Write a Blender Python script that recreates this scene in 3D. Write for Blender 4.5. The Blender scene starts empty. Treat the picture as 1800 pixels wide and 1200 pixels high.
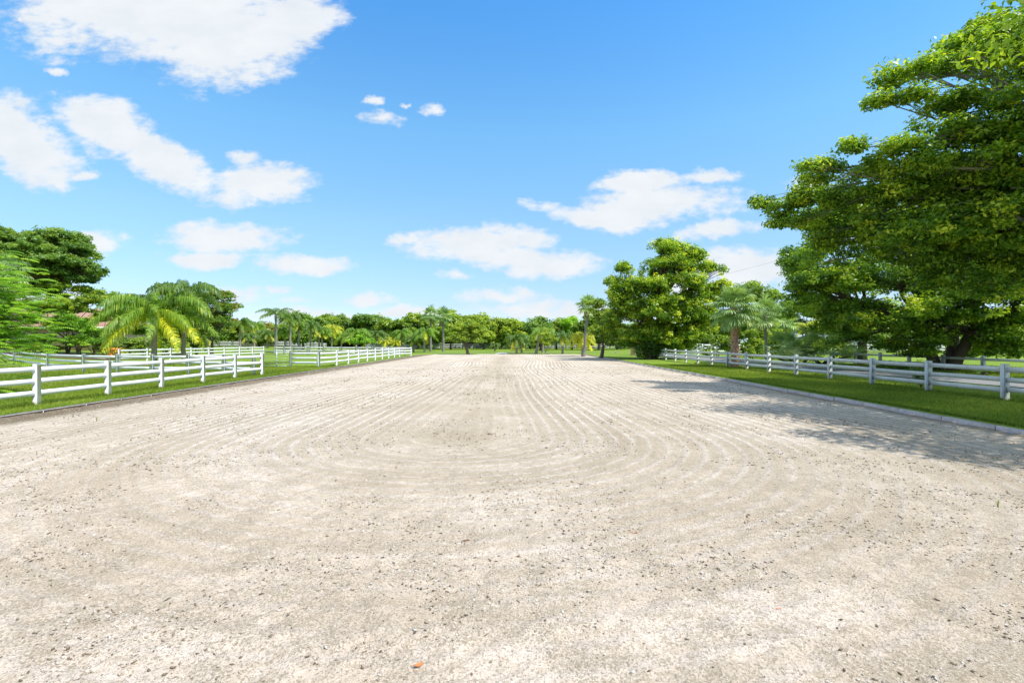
import bpy, math, random
import numpy as np
from math import radians as R, sin, cos, pi

# ------------------------------------------------------------------ camera / light / exposure
scene = bpy.context.scene
C = scene.collection
CAMH = 1.68
cam_d = bpy.data.cameras.new('camera'); cam = bpy.data.objects.new('camera', cam_d); C.objects.link(cam)
cam.location = (0, 0, CAMH); cam.rotation_euler = (R(90), 0, 0)
cam_d.sensor_width = 36; cam_d.lens = 18.0; cam_d.clip_start = .05; cam_d.clip_end = 4000
scene.camera = cam
scene.view_settings.view_transform = 'Standard'; scene.view_settings.look = 'None'
scene.view_settings.gamma = 1; scene.view_settings.use_curve_mapping = False
scene.view_settings.exposure = 0.75

SUN_EL = 57.0; SUN_AZ = 119.0            # azimuth clockwise from +Y
sd = (sin(R(SUN_AZ))*cos(R(SUN_EL)), cos(R(SUN_AZ))*cos(R(SUN_EL)), sin(R(SUN_EL)))
sun_d = bpy.data.lights.new('sun', 'SUN'); sun = bpy.data.objects.new('sun', sun_d); C.objects.link(sun)
sun_d.energy = 3.1; sun_d.angle = R(.55); sun_d.color = (1.0, .965, .90)
from mathutils import Vector, Matrix, Quaternion
sun.rotation_euler = Vector(sd).to_track_quat('Z', 'Y').to_euler()
sun.location = (30, -10, 60)

W = bpy.data.worlds.new('World'); scene.world = W; W.use_nodes = True
nt = W.node_tree; nt.nodes.clear()
def N(nt, t, **kw):
    n = nt.nodes.new(t)
    for k, v in kw.items():
        if k.startswith('i_'):
            key = k[2:]; key = int(key) if key.isdigit() else key.replace('_', ' ')
            n.inputs[key].default_value = v
        else: setattr(n, k, v)
    return n
def L(nt, a, b): nt.links.new(a, b)
def M_(nt, op, a, b=None, c=None, clamp=False):
    n = nt.nodes.new('ShaderNodeMath'); n.operation = op; n.use_clamp = clamp
    for i, v in enumerate((a, b, c)):
        if v is None: continue
        if hasattr(v, 'node'): nt.links.new(v, n.inputs[i])
        else: n.inputs[i].default_value = v
    return n.outputs[0]
def build_world():
    tc = N(nt, 'ShaderNodeTexCoord')
    sky = N(nt, 'ShaderNodeTexSky'); sky.sky_type = 'NISHITA'; sky.sun_disc = False
    sky.sun_elevation = R(SUN_EL); sky.sun_rotation = R(SUN_AZ)
    sky.altitude = 0; sky.air_density = 1.0; sky.dust_density = .35; sky.ozone_density = 1.6
    sep = N(nt, 'ShaderNodeSeparateXYZ'); L(nt, tc.outputs['Generated'], sep.inputs[0])
    yy = M_(nt, 'MAXIMUM', sep.outputs['Y'], .08)
    u = M_(nt, 'DIVIDE', sep.outputs['X'], yy); v = M_(nt, 'DIVIDE', sep.outputs['Z'], yy)
    uv = N(nt, 'ShaderNodeCombineXYZ'); L(nt, u, uv.inputs[0]); L(nt, v, uv.inputs[1])
    # warp
    wn = N(nt, 'ShaderNodeTexNoise', i_Scale=9.0, i_Detail=5.0, i_Roughness=.6); L(nt, uv.outputs[0], wn.inputs['Vector'])
    s1 = N(nt, 'ShaderNodeVectorMath', operation='SUBTRACT'); L(nt, wn.outputs['Color'], s1.inputs[0]); s1.inputs[1].default_value = (.5, .5, .5)
    s2 = N(nt, 'ShaderNodeVectorMath', operation='MULTIPLY'); L(nt, s1.outputs[0], s2.inputs[0]); s2.inputs[1].default_value = (.085, .05, 0)
    s3 = N(nt, 'ShaderNodeVectorMath', operation='ADD'); L(nt, uv.outputs[0], s3.inputs[0]); L(nt, s2.outputs[0], s3.inputs[1])
    clouds = [(300,5,300,105,-3),(400,85,150,75,-8),(150,30,90,42,20),(500,45,110,75,-15),(440,140,50,18,0),
      (45,248,125,70,28),(0,225,90,60,0),(185,225,110,56,20),(275,278,140,44,28),(340,320,50,14,0),
      (455,322,115,42,-3),(435,274,48,18,0),(140,310,40,12,0),(400,418,130,32,0),(370,455,100,20,0),(530,463,110,20,0),
      (165,430,70,32,0),(675,208,52,17,4),(655,176,28,9,0),(760,190,30,12,10),(715,183,12,6,0),(100,122,22,8,20),(40,35,16,9,30),
      (1130,322,90,25,0),(1155,362,165,42,-2),(955,360,55,13,4),(1050,380,100,22,6),(1245,310,62,18,0),(1250,405,90,20,-10),
      (715,422,46,18,-12),(850,422,150,30,0),(890,452,190,28,4),(965,472,110,26,0),(800,487,60,12,0),
      (1300,475,110,48,0),(1375,442,48,20,0),(640,525,75,14,0),(880,523,100,18,0),(950,545,160,22,0),(400,515,90,22,0),
      (525,527,60,14,0),(490,508,32,9,0),(720,548,110,14,0),(560,552,150,14,0),(1420,325,40,18,0),(80,525,120,30,0),(1230,500,100,20,0),(1100,550,140,20,0)]
    acc = None
    for (x, y, rx, ry, a) in clouds:
        m = nt.nodes.new('ShaderNodeMapping'); m.vector_type = 'TEXTURE'
        m.inputs['Location'].default_value = ((x-900)/900, (600-y)/900, 0)
        m.inputs['Rotation'].default_value = (0, 0, R(-a)); m.inputs['Scale'].default_value = (rx/900*1.22, ry/900*1.3, 1)
        L(nt, s3.outputs[0], m.inputs['Vector'])
        g = N(nt, 'ShaderNodeTexGradient', gradient_type='SPHERICAL'); L(nt, m.outputs[0], g.inputs[0])
        wgt = (.92 if y < 400 else .84 if y < 500 else .68)*(.70 if rx < 65 else 1.15 if rx > 200 else 1)
        s = M_(nt, 'MULTIPLY', M_(nt, 'POWER', g.outputs['Fac'], .7), wgt*1.25)
        acc = s if acc is None else M_(nt, 'MAXIMUM', acc, s)
    st = N(nt, 'ShaderNodeVectorMath', operation='MULTIPLY'); L(nt, uv.outputs[0], st.inputs[0]); st.inputs[1].default_value = (1, 2.0, 1)
    n1 = N(nt, 'ShaderNodeTexNoise', i_Scale=7.0, i_Detail=9.0, i_Roughness=.58); L(nt, st.outputs[0], n1.inputs['Vector'])
    nn = M_(nt, 'MULTIPLY', M_(nt, 'SUBTRACT', n1.outputs['Fac'], .5), 1.25)
    n3 = N(nt, 'ShaderNodeTexNoise', i_Scale=30.0, i_Detail=6.0, i_Roughness=.6); L(nt, st.outputs[0], n3.inputs['Vector'])
    val = M_(nt, 'ADD', M_(nt, 'ADD', acc, nn), M_(nt, 'MULTIPLY', M_(nt, 'SUBTRACT', n3.outputs['Fac'], .5), .75))
    mr = N(nt, 'ShaderNodeMapRange', interpolation_type='SMOOTHSTEP'); L(nt, val, mr.inputs['Value'])
    mr.inputs['From Min'].default_value = .30; mr.inputs['From Max'].default_value = .78
    has = N(nt, 'ShaderNodeMapRange', interpolation_type='SMOOTHSTEP'); L(nt, acc, has.inputs['Value'])
    has.inputs['From Min'].default_value = .0; has.inputs['From Max'].default_value = .16
    mask = M_(nt, 'MULTIPLY', M_(nt, 'MULTIPLY', mr.outputs[0], has.outputs[0]), .97)
    front = M_(nt, 'GREATER_THAN', sep.outputs['Y'], .09)
    mask = M_(nt, 'MULTIPLY', mask, front)
    # unseen broken clouds added overhead and behind the viewer as neutral fill for shadows
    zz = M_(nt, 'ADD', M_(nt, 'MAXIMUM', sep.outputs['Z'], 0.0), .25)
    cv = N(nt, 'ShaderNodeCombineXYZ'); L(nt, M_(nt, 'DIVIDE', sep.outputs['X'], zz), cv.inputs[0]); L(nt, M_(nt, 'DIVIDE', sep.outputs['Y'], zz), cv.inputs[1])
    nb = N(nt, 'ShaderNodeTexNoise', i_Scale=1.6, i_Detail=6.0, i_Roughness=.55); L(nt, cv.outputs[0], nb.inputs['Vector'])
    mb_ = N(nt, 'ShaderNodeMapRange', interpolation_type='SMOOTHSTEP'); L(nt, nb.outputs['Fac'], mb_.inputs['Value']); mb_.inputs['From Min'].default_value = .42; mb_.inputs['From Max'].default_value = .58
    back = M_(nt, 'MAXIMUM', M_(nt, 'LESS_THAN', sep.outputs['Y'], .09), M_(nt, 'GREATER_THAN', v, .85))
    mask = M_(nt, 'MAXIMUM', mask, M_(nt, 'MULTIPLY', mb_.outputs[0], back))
    # cloud body tone: slightly grey-blue in the thick middle
    n2 = N(nt, 'ShaderNodeTexNoise', i_Scale=11.0, i_Detail=6.0, i_Roughness=.55); L(nt, st.outputs[0], n2.inputs['Vector'])
    cr = N(nt, 'ShaderNodeMix', data_type='RGBA'); L(nt, n2.outputs['Fac'], cr.inputs['Factor'])
    cr.inputs['A'].default_value = (2.95, 3.2, 3.45, 1); cr.inputs['B'].default_value = (3.95, 4.02, 4.08, 1)
    # sky grade: lift towards the clear azure of the photograph
    gr = N(nt, 'ShaderNodeMix', data_type='RGBA', blend_type='MULTIPLY'); gr.inputs['Factor'].default_value = 1
    L(nt, sky.outputs[0], gr.inputs['A'])
    rp = nt.nodes.new('ShaderNodeValToRGB'); e = rp.color_ramp.elements
    while len(e) < 5: e.new(.5)
    for i, (p_, c_) in enumerate([(0, (.47, .64, .98)), (.067, (.50, .56, .70)), (.216, (.62, .77, .80)), (.37, (.60, .94, 1.0)), (.55, (.40, .90, 1.18))]):
        e[i].position = p_; e[i].color = (*c_, 1)
    L(nt, sep.outputs['Z'], rp.inputs[0]); L(nt, rp.outputs[0], gr.inputs['B'])
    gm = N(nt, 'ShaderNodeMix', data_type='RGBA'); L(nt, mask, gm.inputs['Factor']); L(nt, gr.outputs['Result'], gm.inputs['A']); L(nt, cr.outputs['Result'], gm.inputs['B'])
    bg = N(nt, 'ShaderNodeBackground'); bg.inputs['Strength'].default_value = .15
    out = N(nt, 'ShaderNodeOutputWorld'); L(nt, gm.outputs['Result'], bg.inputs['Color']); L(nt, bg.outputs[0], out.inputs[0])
SKYMUL = (1.0, 1.0, 1.0, 1)
build_world()

rng = np.random.default_rng(7); random.seed(7)

# ------------------------------------------------------------------ helpers
def at(x, y, D): return np.array([(x-900)/900*D, D, CAMH-(y-600)/900*D])
def ss(x, a, b):
    t = np.clip((np.asarray(x, float)-a)/(b-a), 0, 1); return t*t*(3-2*t)
def _h(ix, iy, s):
    n = (ix*374761393 + iy*668265263 + s*1442695041) & 0xffffffff
    n = ((n ^ (n >> 13))*1274126177) & 0xffffffff
    return ((n ^ (n >> 16)) & 0xffff)/65535.0
def vnoise(x, y, s=0):
    x = np.asarray(x, float); y = np.asarray(y, float)
    ix = np.floor(x).astype(np.int64); iy = np.floor(y).astype(np.int64); fx = x-ix; fy = y-iy
    fx = fx*fx*(3-2*fx); fy = fy*fy*(3-2*fy)
    return (_h(ix, iy, s)*(1-fx)+_h(ix+1, iy, s)*fx)*(1-fy) + (_h(ix, iy+1, s)*(1-fx)+_h(ix+1, iy+1, s)*fx)*fy
def fbm(x, y, s=0, o=3):
    a = .5; r = 0
    for i in range(o): r = r+a*vnoise(x*2**i, y*2**i, s+i); a *= .5
    return r
AX0, AX1, AY0, AY1 = -11.0, 9.05, -8.0, 68.0        # the riding arena
def ground(x, y):
    x = np.asarray(x, float); y = np.asarray(y, float)
    inside = (x > AX0-.01) & (x < AX1+.01) & (y < AY1+.01)
    hill = .55*ss(-x, 34, 46)*ss(y, 30, 52)
    right = .10*ss(x, AX1, AX1+.12)*(1-ss(y, 62, 90))
    z = .02+hill+right+.03*(vnoise(x*.35, y*.35, 3)-.5)*((x > AX1+.3) | (x < AX0-.3))
    return np.where(inside, -.012, z)
def tag(o, label=None, cat=None, group=None, kind=None):
    if label: o['label'] = label
    if cat: o['category'] = cat
    if group: o['group'] = group
    if kind: o['kind'] = kind
    return o
def thing(name, loc, label, cat, group=None, rz=0):
    o = bpy.data.objects.new(name, None); C.objects.link(o); o.location = loc; o.rotation_euler = (0, 0, rz)
    o.empty_display_size = .3
    return tag(o, label, cat, group)
class MB:
    def __init__(s): s.V = []; s.F = []; s.T = []; s.n = 0
    def add(s, V, F, tint=.5):
        V = np.asarray(V, float).reshape(-1, 3); F = np.asarray(F, np.int64)
        s.V.append(V); s.F.append(F+s.n); s.n += len(V)
        t = np.asarray(tint, float); s.T.append(np.full(len(F), float(t)) if t.ndim == 0 else t)
    def box(s, c, d, rot=None, tint=.5, bev=0):
        x, y, z = [q/2 for q in d]
        V = np.array([(i*x, j*y, k*z) for i in (-1, 1) for j in (-1, 1) for k in (-1, 1)])
        if bev:
            # chamfer the vertical & horizontal edges by making 3 inset copies joined as a hull
            P = []
            for v in V:
                sgn = np.sign(v)
                P += [v-sgn*np.array([bev, bev, 0]), v-sgn*np.array([bev, 0, bev]), v-sgn*np.array([0, bev, bev])]
            P = np.array(P)
            idx = lambda i, j, k, a: ((i*2+j)*2+k)*3+a   # a: 0 -> on z face, 1 -> on y face, 2 -> on x face
            Q = []; T = []
            for k in (0, 1):
                q = [idx(0,0,k,0), idx(1,0,k,0), idx(1,1,k,0), idx(0,1,k,0)]; Q.append(q if k else q[::-1])
            for j in (0, 1):
                q = [idx(0,j,0,1), idx(0,j,1,1), idx(1,j,1,1), idx(1,j,0,1)]; Q.append(q if j else q[::-1])
            for i in (0, 1):
                q = [idx(i,0,0,2), idx(i,1,0,2), idx(i,1,1,2), idx(i,0,1,2)]; Q.append(q if i else q[::-1])
            for i in (0, 1):
                for j in (0, 1): Q.append([idx(i,j,0,1), idx(i,j,1,1), idx(i,j,1,2), idx(i,j,0,2)])
                for k in (0, 1): Q.append([idx(i,0,k,0), idx(i,1,k,0), idx(i,1,k,2), idx(i,0,k,2)])
            for j in (0, 1):
                for k in (0, 1): Q.append([idx(0,j,k,0), idx(1,j,k,0), idx(1,j,k,1), idx(0,j,k,1)])
            for i in (0, 1):
                for j in (0, 1):
                    for k in (0, 1): T.append([idx(i,j,k,0), idx(i,j,k,1), idx(i,j,k,2)])
            if rot is not None: P = P@np.array(rot).T
            b = s.n; s.add(P+np.array(c), Q, tint); s.V.append(np.zeros((0, 3))); s.F.append(np.array(T)+b); s.T.append(np.full(len(T), float(tint)))
            return
        F = [(0,1,3,2),(4,6,7,5),(0,4,5,1),(2,3,7,6),(0,2,6,4),(1,5,7,3)]
        if rot is not None: V = V@np.array(rot).T
        s.add(V+np.array(c), F, tint)
    def tube(s, P, rad, k=8, cap=True, tint=.5, wob=0):
        P = np.asarray(P, float); n = len(P); rad = np.broadcast_to(rad, n)
        T = np.gradient(P, axis=0); T /= np.linalg.norm(T, axis=1)[:, None]+1e-9
        a = np.array([0, 0, 1.]) if abs(T[0][2]) < .9 else np.array([1., 0, 0])
        u = np.cross(T[0], a); u /= np.linalg.norm(u); V = []
        ang = np.linspace(0, 2*pi, k, endpoint=False)
        for i in range(n):
            u = u-T[i]*np.dot(u, T[i]); u /= np.linalg.norm(u)+1e-9; w = np.cross(T[i], u)
            rr = rad[i]*(1+wob*(rng.random(k)-.5)) if wob else rad[i]*np.ones(k)
            V.append(P[i]+np.outer(np.cos(ang)*rr, u)+np.outer(np.sin(ang)*rr, w))
        V = np.concatenate(V); F = []
        i = np.arange(n-1)[:, None]*k; j = np.arange(k)[None]; j2 = (j+1) % k
        F = np.stack([i+j, i+j2, i+k+j2, i+k+j], -1).reshape(-1, 4)
        b = s.n; s.add(V, F, tint)
        if cap and k <= 8 and k >= 3:
            for st_ in (0, (n-1)*k):
                c = P[0] if st_ == 0 else P[-1]
                cb = s.n; s.add([c], np.zeros((0, 4), int), np.zeros(0))
                tri = np.array([(b+st_+q, b+st_+(q+1) % k, cb) for q in range(k)])
                if st_ == 0: tri = tri[:, ::-1]
                s.F.append(tri); s.T.append(np.full(k, float(tint) if np.ndim(tint) == 0 else .5))
    def build(s, name, mat, parent=None, smooth=False, origin=None):
        V = np.concatenate(s.V) if s.V else np.zeros((0, 3))
        if origin is not None: V = V-np.array(origin)
        me = bpy.data.meshes.new(name)
        Fs = [f for f in s.F if len(f)]; cnt = np.concatenate([np.full(len(f), f.shape[1]) for f in Fs])
        idx = np.concatenate([f.reshape(-1) for f in Fs]).astype(np.int32)
        tt = np.concatenate([t for t in s.T if len(t)]).astype(np.float32)
        me.vertices.add(len(V)); me.vertices.foreach_set('co', V.astype(np.float32).reshape(-1))
        me.loops.add(len(idx)); me.loops.foreach_set('vertex_index', idx)
        me.polygons.add(len(cnt)); st_ = np.concatenate([[0], np.cumsum(cnt)[:-1]]).astype(np.int32)
        me.polygons.foreach_set('loop_start', st_); me.polygons.foreach_set('loop_total', cnt.astype(np.int32))
        if smooth: me.polygons.foreach_set('use_smooth', np.ones(len(cnt), bool))
        at_ = me.attributes.new('tint', 'FLOAT', 'FACE'); at_.data.foreach_set('value', tt[:len(cnt)])
        me.update(calc_edges=True); me.validate()
        if mat: me.materials.append(mat)
        o = bpy.data.objects.new(name, me); C.objects.link(o)
        if parent is not None: o.parent = parent
        if origin is not None and parent is None: o.location = origin
        return o
def rotz(a): return np.array([[cos(a), -sin(a), 0], [sin(a), cos(a), 0], [0, 0, 1.]])

# ------------------------------------------------------------------ materials
def newmat(name):
    m = bpy.data.materials.new(name); m.use_nodes = True; t = m.node_tree
    b = t.nodes['Principled BSDF']; return m, t, b
def ramp(t, fac, stops):
    r = t.nodes.new('ShaderNodeValToRGB'); e = r.color_ramp.elements
    while len(e) < len(stops): e.new(.5)
    for i, (p, c) in enumerate(stops): e[i].position = p; e[i].color = (*c, 1)
    if fac is not None: t.links.new(fac, r.inputs[0])
    return r.outputs[0]
def noise(t, scale, detail=4, rough=.55, vec=None, dist=0):
    n = N(t, 'ShaderNodeTexNoise', i_Scale=scale, i_Detail=detail, i_Roughness=rough, i_Distortion=dist)
    if vec is not None: t.links.new(vec, n.inputs['Vector'])
    return n.outputs['Fac']
def coord(t, kind='Object', scale=None):
    c = N(t, 'ShaderNodeTexCoord').outputs[kind]
    if scale:
        m = N(t, 'ShaderNodeMapping'); m.inputs['Scale'].default_value = scale; t.links.new(c, m.inputs[0]); return m.outputs[0]
    return c
def mix(t, f, a, b, blend='MIX'):
    m = N(t, 'ShaderNodeMix', data_type='RGBA', blend_type=blend)
    for key, v in (('Factor', f), ('A', a), ('B', b)):
        if hasattr(v, 'node'): t.links.new(v, m.inputs[key])
        elif key == 'Factor': m.inputs[key].default_value = v
        else: m.inputs[key].default_value = (*v, 1)
    return m.outputs['Result']
def bump(t, b, h, strength=.5, dist=.02):
    n = N(t, 'ShaderNodeBump'); n.inputs['Strength'].default_value = strength; n.inputs['Distance'].default_value = dist
    t.links.new(h, n.inputs['Height']); t.links.new(n.outputs[0], b.inputs['Normal'])
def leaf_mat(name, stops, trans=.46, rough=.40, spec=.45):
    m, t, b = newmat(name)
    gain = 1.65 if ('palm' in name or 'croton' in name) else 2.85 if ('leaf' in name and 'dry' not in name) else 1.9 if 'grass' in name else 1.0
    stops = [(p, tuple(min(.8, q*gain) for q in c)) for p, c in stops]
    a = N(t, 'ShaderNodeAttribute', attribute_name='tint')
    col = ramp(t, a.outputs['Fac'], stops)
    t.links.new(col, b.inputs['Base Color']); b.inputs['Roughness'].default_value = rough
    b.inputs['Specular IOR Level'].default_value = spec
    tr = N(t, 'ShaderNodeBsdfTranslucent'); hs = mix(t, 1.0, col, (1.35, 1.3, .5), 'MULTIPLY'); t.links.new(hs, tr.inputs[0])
    mx = N(t, 'ShaderNodeMixShader'); mx.inputs[0].default_value = trans
    t.links.new(b.outputs[0], mx.inputs[1]); t.links.new(tr.outputs[0], mx.inputs[2])
    t.links.new(mx.outputs[0], t.nodes['Material Output'].inputs[0])
    return m
LM = {
 'ficus': leaf_mat('leaf_ficus', [(0, (.026, .056, .010)), (.4, (.066, .122, .014)), (.7, (.14, .20, .018)), (1, (.27, .30, .03))]),
 'dark': leaf_mat('leaf_dark', [(0, (.026, .055, .016)), (.5, (.055, .105, .024)), (1, (.12, .17, .036))]),
 'olive': leaf_mat('leaf_olive', [(0, (.04, .075, .012)), (.5, (.09, .14, .018)), (1, (.19, .22, .03))]),
 'bright': leaf_mat('leaf_bright', [(0, (.038, .085, .010)), (.5, (.085, .165, .016)), (1, (.18, .26, .028))], .45),
 'mid': leaf_mat('leaf_mid', [(0, (.034, .066, .014)), (.5, (.078, .128, .02)), (1, (.16, .20, .03))]),
 'rusty': leaf_mat('leaf_rusty', [(0, (.035, .075, .014)), (.6, (.075, .13, .022)), (.85, (.14, .13, .03)), (1, (.13, .075, .03))]),
 'palm': leaf_mat('leaf_palm', [(0, (.04, .085, .018)), (.5, (.085, .155, .03)), (.8, (.17, .25, .045)), (1, (.42, .38, .03))], .4),
 'palmbright': leaf_mat('leaf_palm_bright', [(0, (.06, .13, .018)), (.5, (.12, .22, .025)), (.8, (.24, .31, .035)), (1, (.62, .46, .02))], .42),
 'palmyel': leaf_mat('leaf_palm_yellow', [(0, (.13, .20, .02)), (.4, (.30, .32, .03)), (1, (.72, .50, .02))], .42),
 'fan': leaf_mat('leaf_fan', [(0, (.05, .085, .035)), (.5, (.10, .155, .055)), (.85, (.20, .25, .10)), (1, (.34, .30, .12))], .3, .4, .5),
 'dry': leaf_mat('leaf_dry', [(0, (.20, .12, .05)), (.5, (.36, .24, .11)), (1, (.5, .36, .18))], .3),
 'croton': leaf_mat('leaf_croton', [(0, (.08, .13, .02)), (.5, (.32, .30, .05)), (1, (.55, .24, .04))], .3),
 'grass': leaf_mat('grass_blade', [(0, (.065, .10, .012)), (.5, (.12, .165, .018)), (1, (.23, .25, .045))], .38, .5, .25),
}
def bark_mat(name, a, c, scale=6, stretch=(1, 1, .25)):
    m, t, b = newmat(name); v = coord(t, 'Object', stretch)
    f = noise(t, scale, 8, .7, v); f2 = noise(t, scale*.3, 3, .5, v)
    col = mix(t, f2, ramp(t, f, [(.3, a), (.7, c)]), tuple(q*.75 for q in c))
    t.links.new(col, b.inputs['Base Color']); b.inputs['Roughness'].default_value = .9; bump(t, b, f, .7, .04)
    return m
BARK = bark_mat('bark_brown', (.05, .035, .025), (.17, .13, .10))
BARKG = bark_mat('bark_grey', (.13, .115, .10), (.33, .31, .28), 5, (1, 1, 1.5))
BARKP = bark_mat('bark_palm', (.15, .12, .09), (.42, .37, .32), 5, (.6, .6, 5))
BOOT = bark_mat('palm_boots', (.20, .105, .06), (.62, .40, .26), 12, (1, 1, .6))
def white_mat(name, dirt=.15, col=(.80, .81, .84)):
    m, t, b = newmat(name); v = coord(t, 'Object')
    n1 = noise(t, 2.2, 6, .65, v); n2 = noise(t, 22, 5, .7, coord(t, 'Object', (1, .25, 1)))
    f = M_(t, 'MULTIPLY', M_(t, 'SUBTRACT', n1, .42, clamp=True), dirt*6, clamp=True)
    c = mix(t, f, col, (.46, .44, .38)); g = M_(t, 'MULTIPLY', M_(t, 'GREATER_THAN', n2, .68), dirt*2.2, clamp=True)
    c = mix(t, g, c, (.22, .21, .17))
    sp = N(t, 'ShaderNodeSeparateXYZ'); t.links.new(coord(t, 'Object'), sp.inputs[0])
    lo = N(t, 'ShaderNodeMapRange'); t.links.new(M_(t, 'SUBTRACT', sp.outputs[2], M_(t, 'MULTIPLY', n1, .28)), lo.inputs['Value']); lo.inputs[1].default_value = -.12; lo.inputs[2].default_value = .10; lo.inputs[3].default_value = .75; lo.inputs[4].default_value = 0
    n5 = noise(t, 7, 5, .7, coord(t, 'Object', (1, 1, .4))); st5 = ramp(t, n5, [(.56, (0,)*3), (.74, (min(1, .25+dirt*2),)*3)])
    c = mix(t, st5, c, (.50, .50, .43)); c = mix(t, lo.outputs[0], c, (.34, .36, .24))
    t.links.new(c, b.inputs['Base Color']); b.inputs['Roughness'].default_value = .55
    bump(t, b, n2, .15, .004); return m
WHITE = white_mat('white_paint', .07)
WORN = white_mat('worn_white_paint', .24, (.66, .68, .66))
GREY, t, b = newmat('weathered_grey'); b.inputs['Base Color'].default_value = (.28, .29, .31, 1); b.inputs['Roughness'].default_value = .7
METAL, t, b = newmat('galvanised_pipe'); b.inputs['Base Color'].default_value = (.55, .62, .62, 1); b.inputs['Metallic'].default_value = .6; b.inputs['Roughness'].default_value = .45

def sand_material():
    m, t, b = newmat('arena_sand'); v = coord(t, 'Object')
    at_ = N(t, 'ShaderNodeSeparateXYZ'); t.links.new(v, at_.inputs[0]); X, Y = at_.outputs[0], at_.outputs[1]
    fine = noise(t, 85, 4, .75, v); mid = noise(t, 15, 6, .72, v); big = noise(t, .35, 4, .6, v); mid2 = noise(t, 2.1, 4, .6, v)
    # drag marks: straight along the arena, turning in an arc in front of the camera
    wob = M_(t, 'ADD', M_(t, 'MULTIPLY', noise(t, .05, 0, .5, v), 3.0), M_(t, 'MULTIPLY', noise(t, .5, 1, .5, v), .05))
    dy = M_(t, 'MINIMUM', M_(t, 'SUBTRACT', Y, 9.0), 0.0); dx = M_(t, 'ADD', X, .9)
    r = M_(t, 'SQRT', M_(t, 'ADD', M_(t, 'MULTIPLY', dx, dx), M_(t, 'MULTIPLY', M_(t, 'MULTIPLY', dy, dy), 1.0)))
    ph = M_(t, 'ADD', r, wob)
    gro = M_(t, 'SINE', M_(t, 'MULTIPLY', ph, 2*pi/.27))
    gro = M_(t, 'POWER', M_(t, 'MULTIPLY_ADD', gro, .5, .5), 3.4)
    cb = N(t, 'ShaderNodeCombineXYZ'); t.links.new(M_(t, 'MULTIPLY', ph, .75), cb.inputs[0]); t.links.new(M_(t, 'MULTIPLY', Y, .035), cb.inputs[1])
    band = noise(t, 1.0, 4, .65, cb.outputs[0])
    ph2 = M_(t, 'ADD', M_(t, 'ADD', M_(t, 'MULTIPLY', X, .93), M_(t, 'MULTIPLY', Y, -.34)), M_(t, 'MULTIPLY', wob, .8))
    gro2 = M_(t, 'POWER', M_(t, 'MULTIPLY_ADD', M_(t, 'SINE', M_(t, 'MULTIPLY', ph2, 2*pi/.29)), .5, .5), 2.6)
    sel = ramp(t, M_(t, 'ADD', noise(t, .13, 3, .6, v), M_(t, 'MULTIPLY', X, -.016)), [(.52, (0,)*3), (.60, (1,)*3)])
    gm_ = N(t, 'ShaderNodeMix', data_type='FLOAT'); t.links.new(sel, gm_.inputs[0]); t.links.new(gro, gm_.inputs[2]); t.links.new(gro2, gm_.inputs[3]); pass
    patch = M_(t, 'MULTIPLY', ramp(t, noise(t, .24, 4, .65, v), [(.34, (.22,)*3), (.56, (1,)*3)]), M_(t, 'SMOOTH_MIN', M_(t, 'MULTIPLY', r, .45), 1.0, .3))
    near = N(t, 'ShaderNodeMapRange'); t.links.new(Y, near.inputs['Value']); near.inputs[1].default_value = 3.5; near.inputs[2].default_value = 11
    near.inputs[3].default_value = .3; near.inputs[4].default_value = 1
    ga = M_(t, 'MULTIPLY', M_(t, 'MULTIPLY', gro, patch), near.outputs[0])
    ga = M_(t, 'MULTIPLY', ga, ramp(t, M_(t, 'ADD', M_(t, 'MULTIPLY', mid, .6), M_(t, 'MULTIPLY', fine, .4)), [(.34, (.1,)*3), (.50, (1,)*3)]))
    tan = ramp(t, big, [(.36, (.67, .54, .405)), (.52, (.79, .652, .52)), (.66, (.88, .752, .64))])
    c0 = ramp(t, band, [(.40, (.80, .78, .73)), (.56, (1.04, 1.04, 1.04))]); tan = mix(t, 1.0, tan, c0, 'MULTIPLY')
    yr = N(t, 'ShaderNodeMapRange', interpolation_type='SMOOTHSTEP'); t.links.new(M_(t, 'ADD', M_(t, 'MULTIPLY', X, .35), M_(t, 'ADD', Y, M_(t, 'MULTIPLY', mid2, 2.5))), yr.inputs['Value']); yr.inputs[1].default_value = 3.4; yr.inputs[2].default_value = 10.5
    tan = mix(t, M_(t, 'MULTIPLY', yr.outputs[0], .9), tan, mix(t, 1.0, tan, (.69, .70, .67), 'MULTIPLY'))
    c = mix(t, M_(t, 'MULTIPLY', ga, .86, clamp=True), tan, (.92, .815, .73))
    c = mix(t, ramp(t, mid2, [(.46, (0,)*3), (.66, (.42,)*3)]), c, (.57, .475, .36))
    # pebble-sized light and dark grains
    gl = ramp(t, fine, [(.56, (0,)*3), (.66, (.8,)*3)]); c = mix(t, gl, c, (.93, .86, .78))
    spk = noise(t, 72, 3, .7, coord(t, 'Object', (1.0, .8, 1)), .6)
    dens = M_(t, 'SUBTRACT', M_(t, 'MULTIPLY_ADD', mid2, .22, M_(t, 'MULTIPLY', mid, .16)), M_(t, 'MULTIPLY', M_(t, 'SUBTRACT', ga, .25), .09))
    thr = M_(t, 'ADD', spk, dens)
    dk = ramp(t, thr, [(.71, (0,)*3), (.79, (.8,)*3)])
    c = mix(t, dk, c, mix(t, fine, (.22, .175, .115), (.40, .33, .235)))
    sp2 = noise(t, 13, 6, .8, v, .4)
    d2 = ramp(t, M_(t, 'ADD', sp2, M_(t, 'MULTIPLY', M_(t, 'SUBTRACT', mid2, ga), .06)), [(.53, (0,)*3), (.63, (.55,)*3)])
    l2 = ramp(t, sp2, [(.33, (.35,)*3), (.43, (0,)*3)])
    c = mix(t, d2, c, (.43, .345, .24)); c = mix(t, l2, c, (.95, .845, .76))
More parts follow.
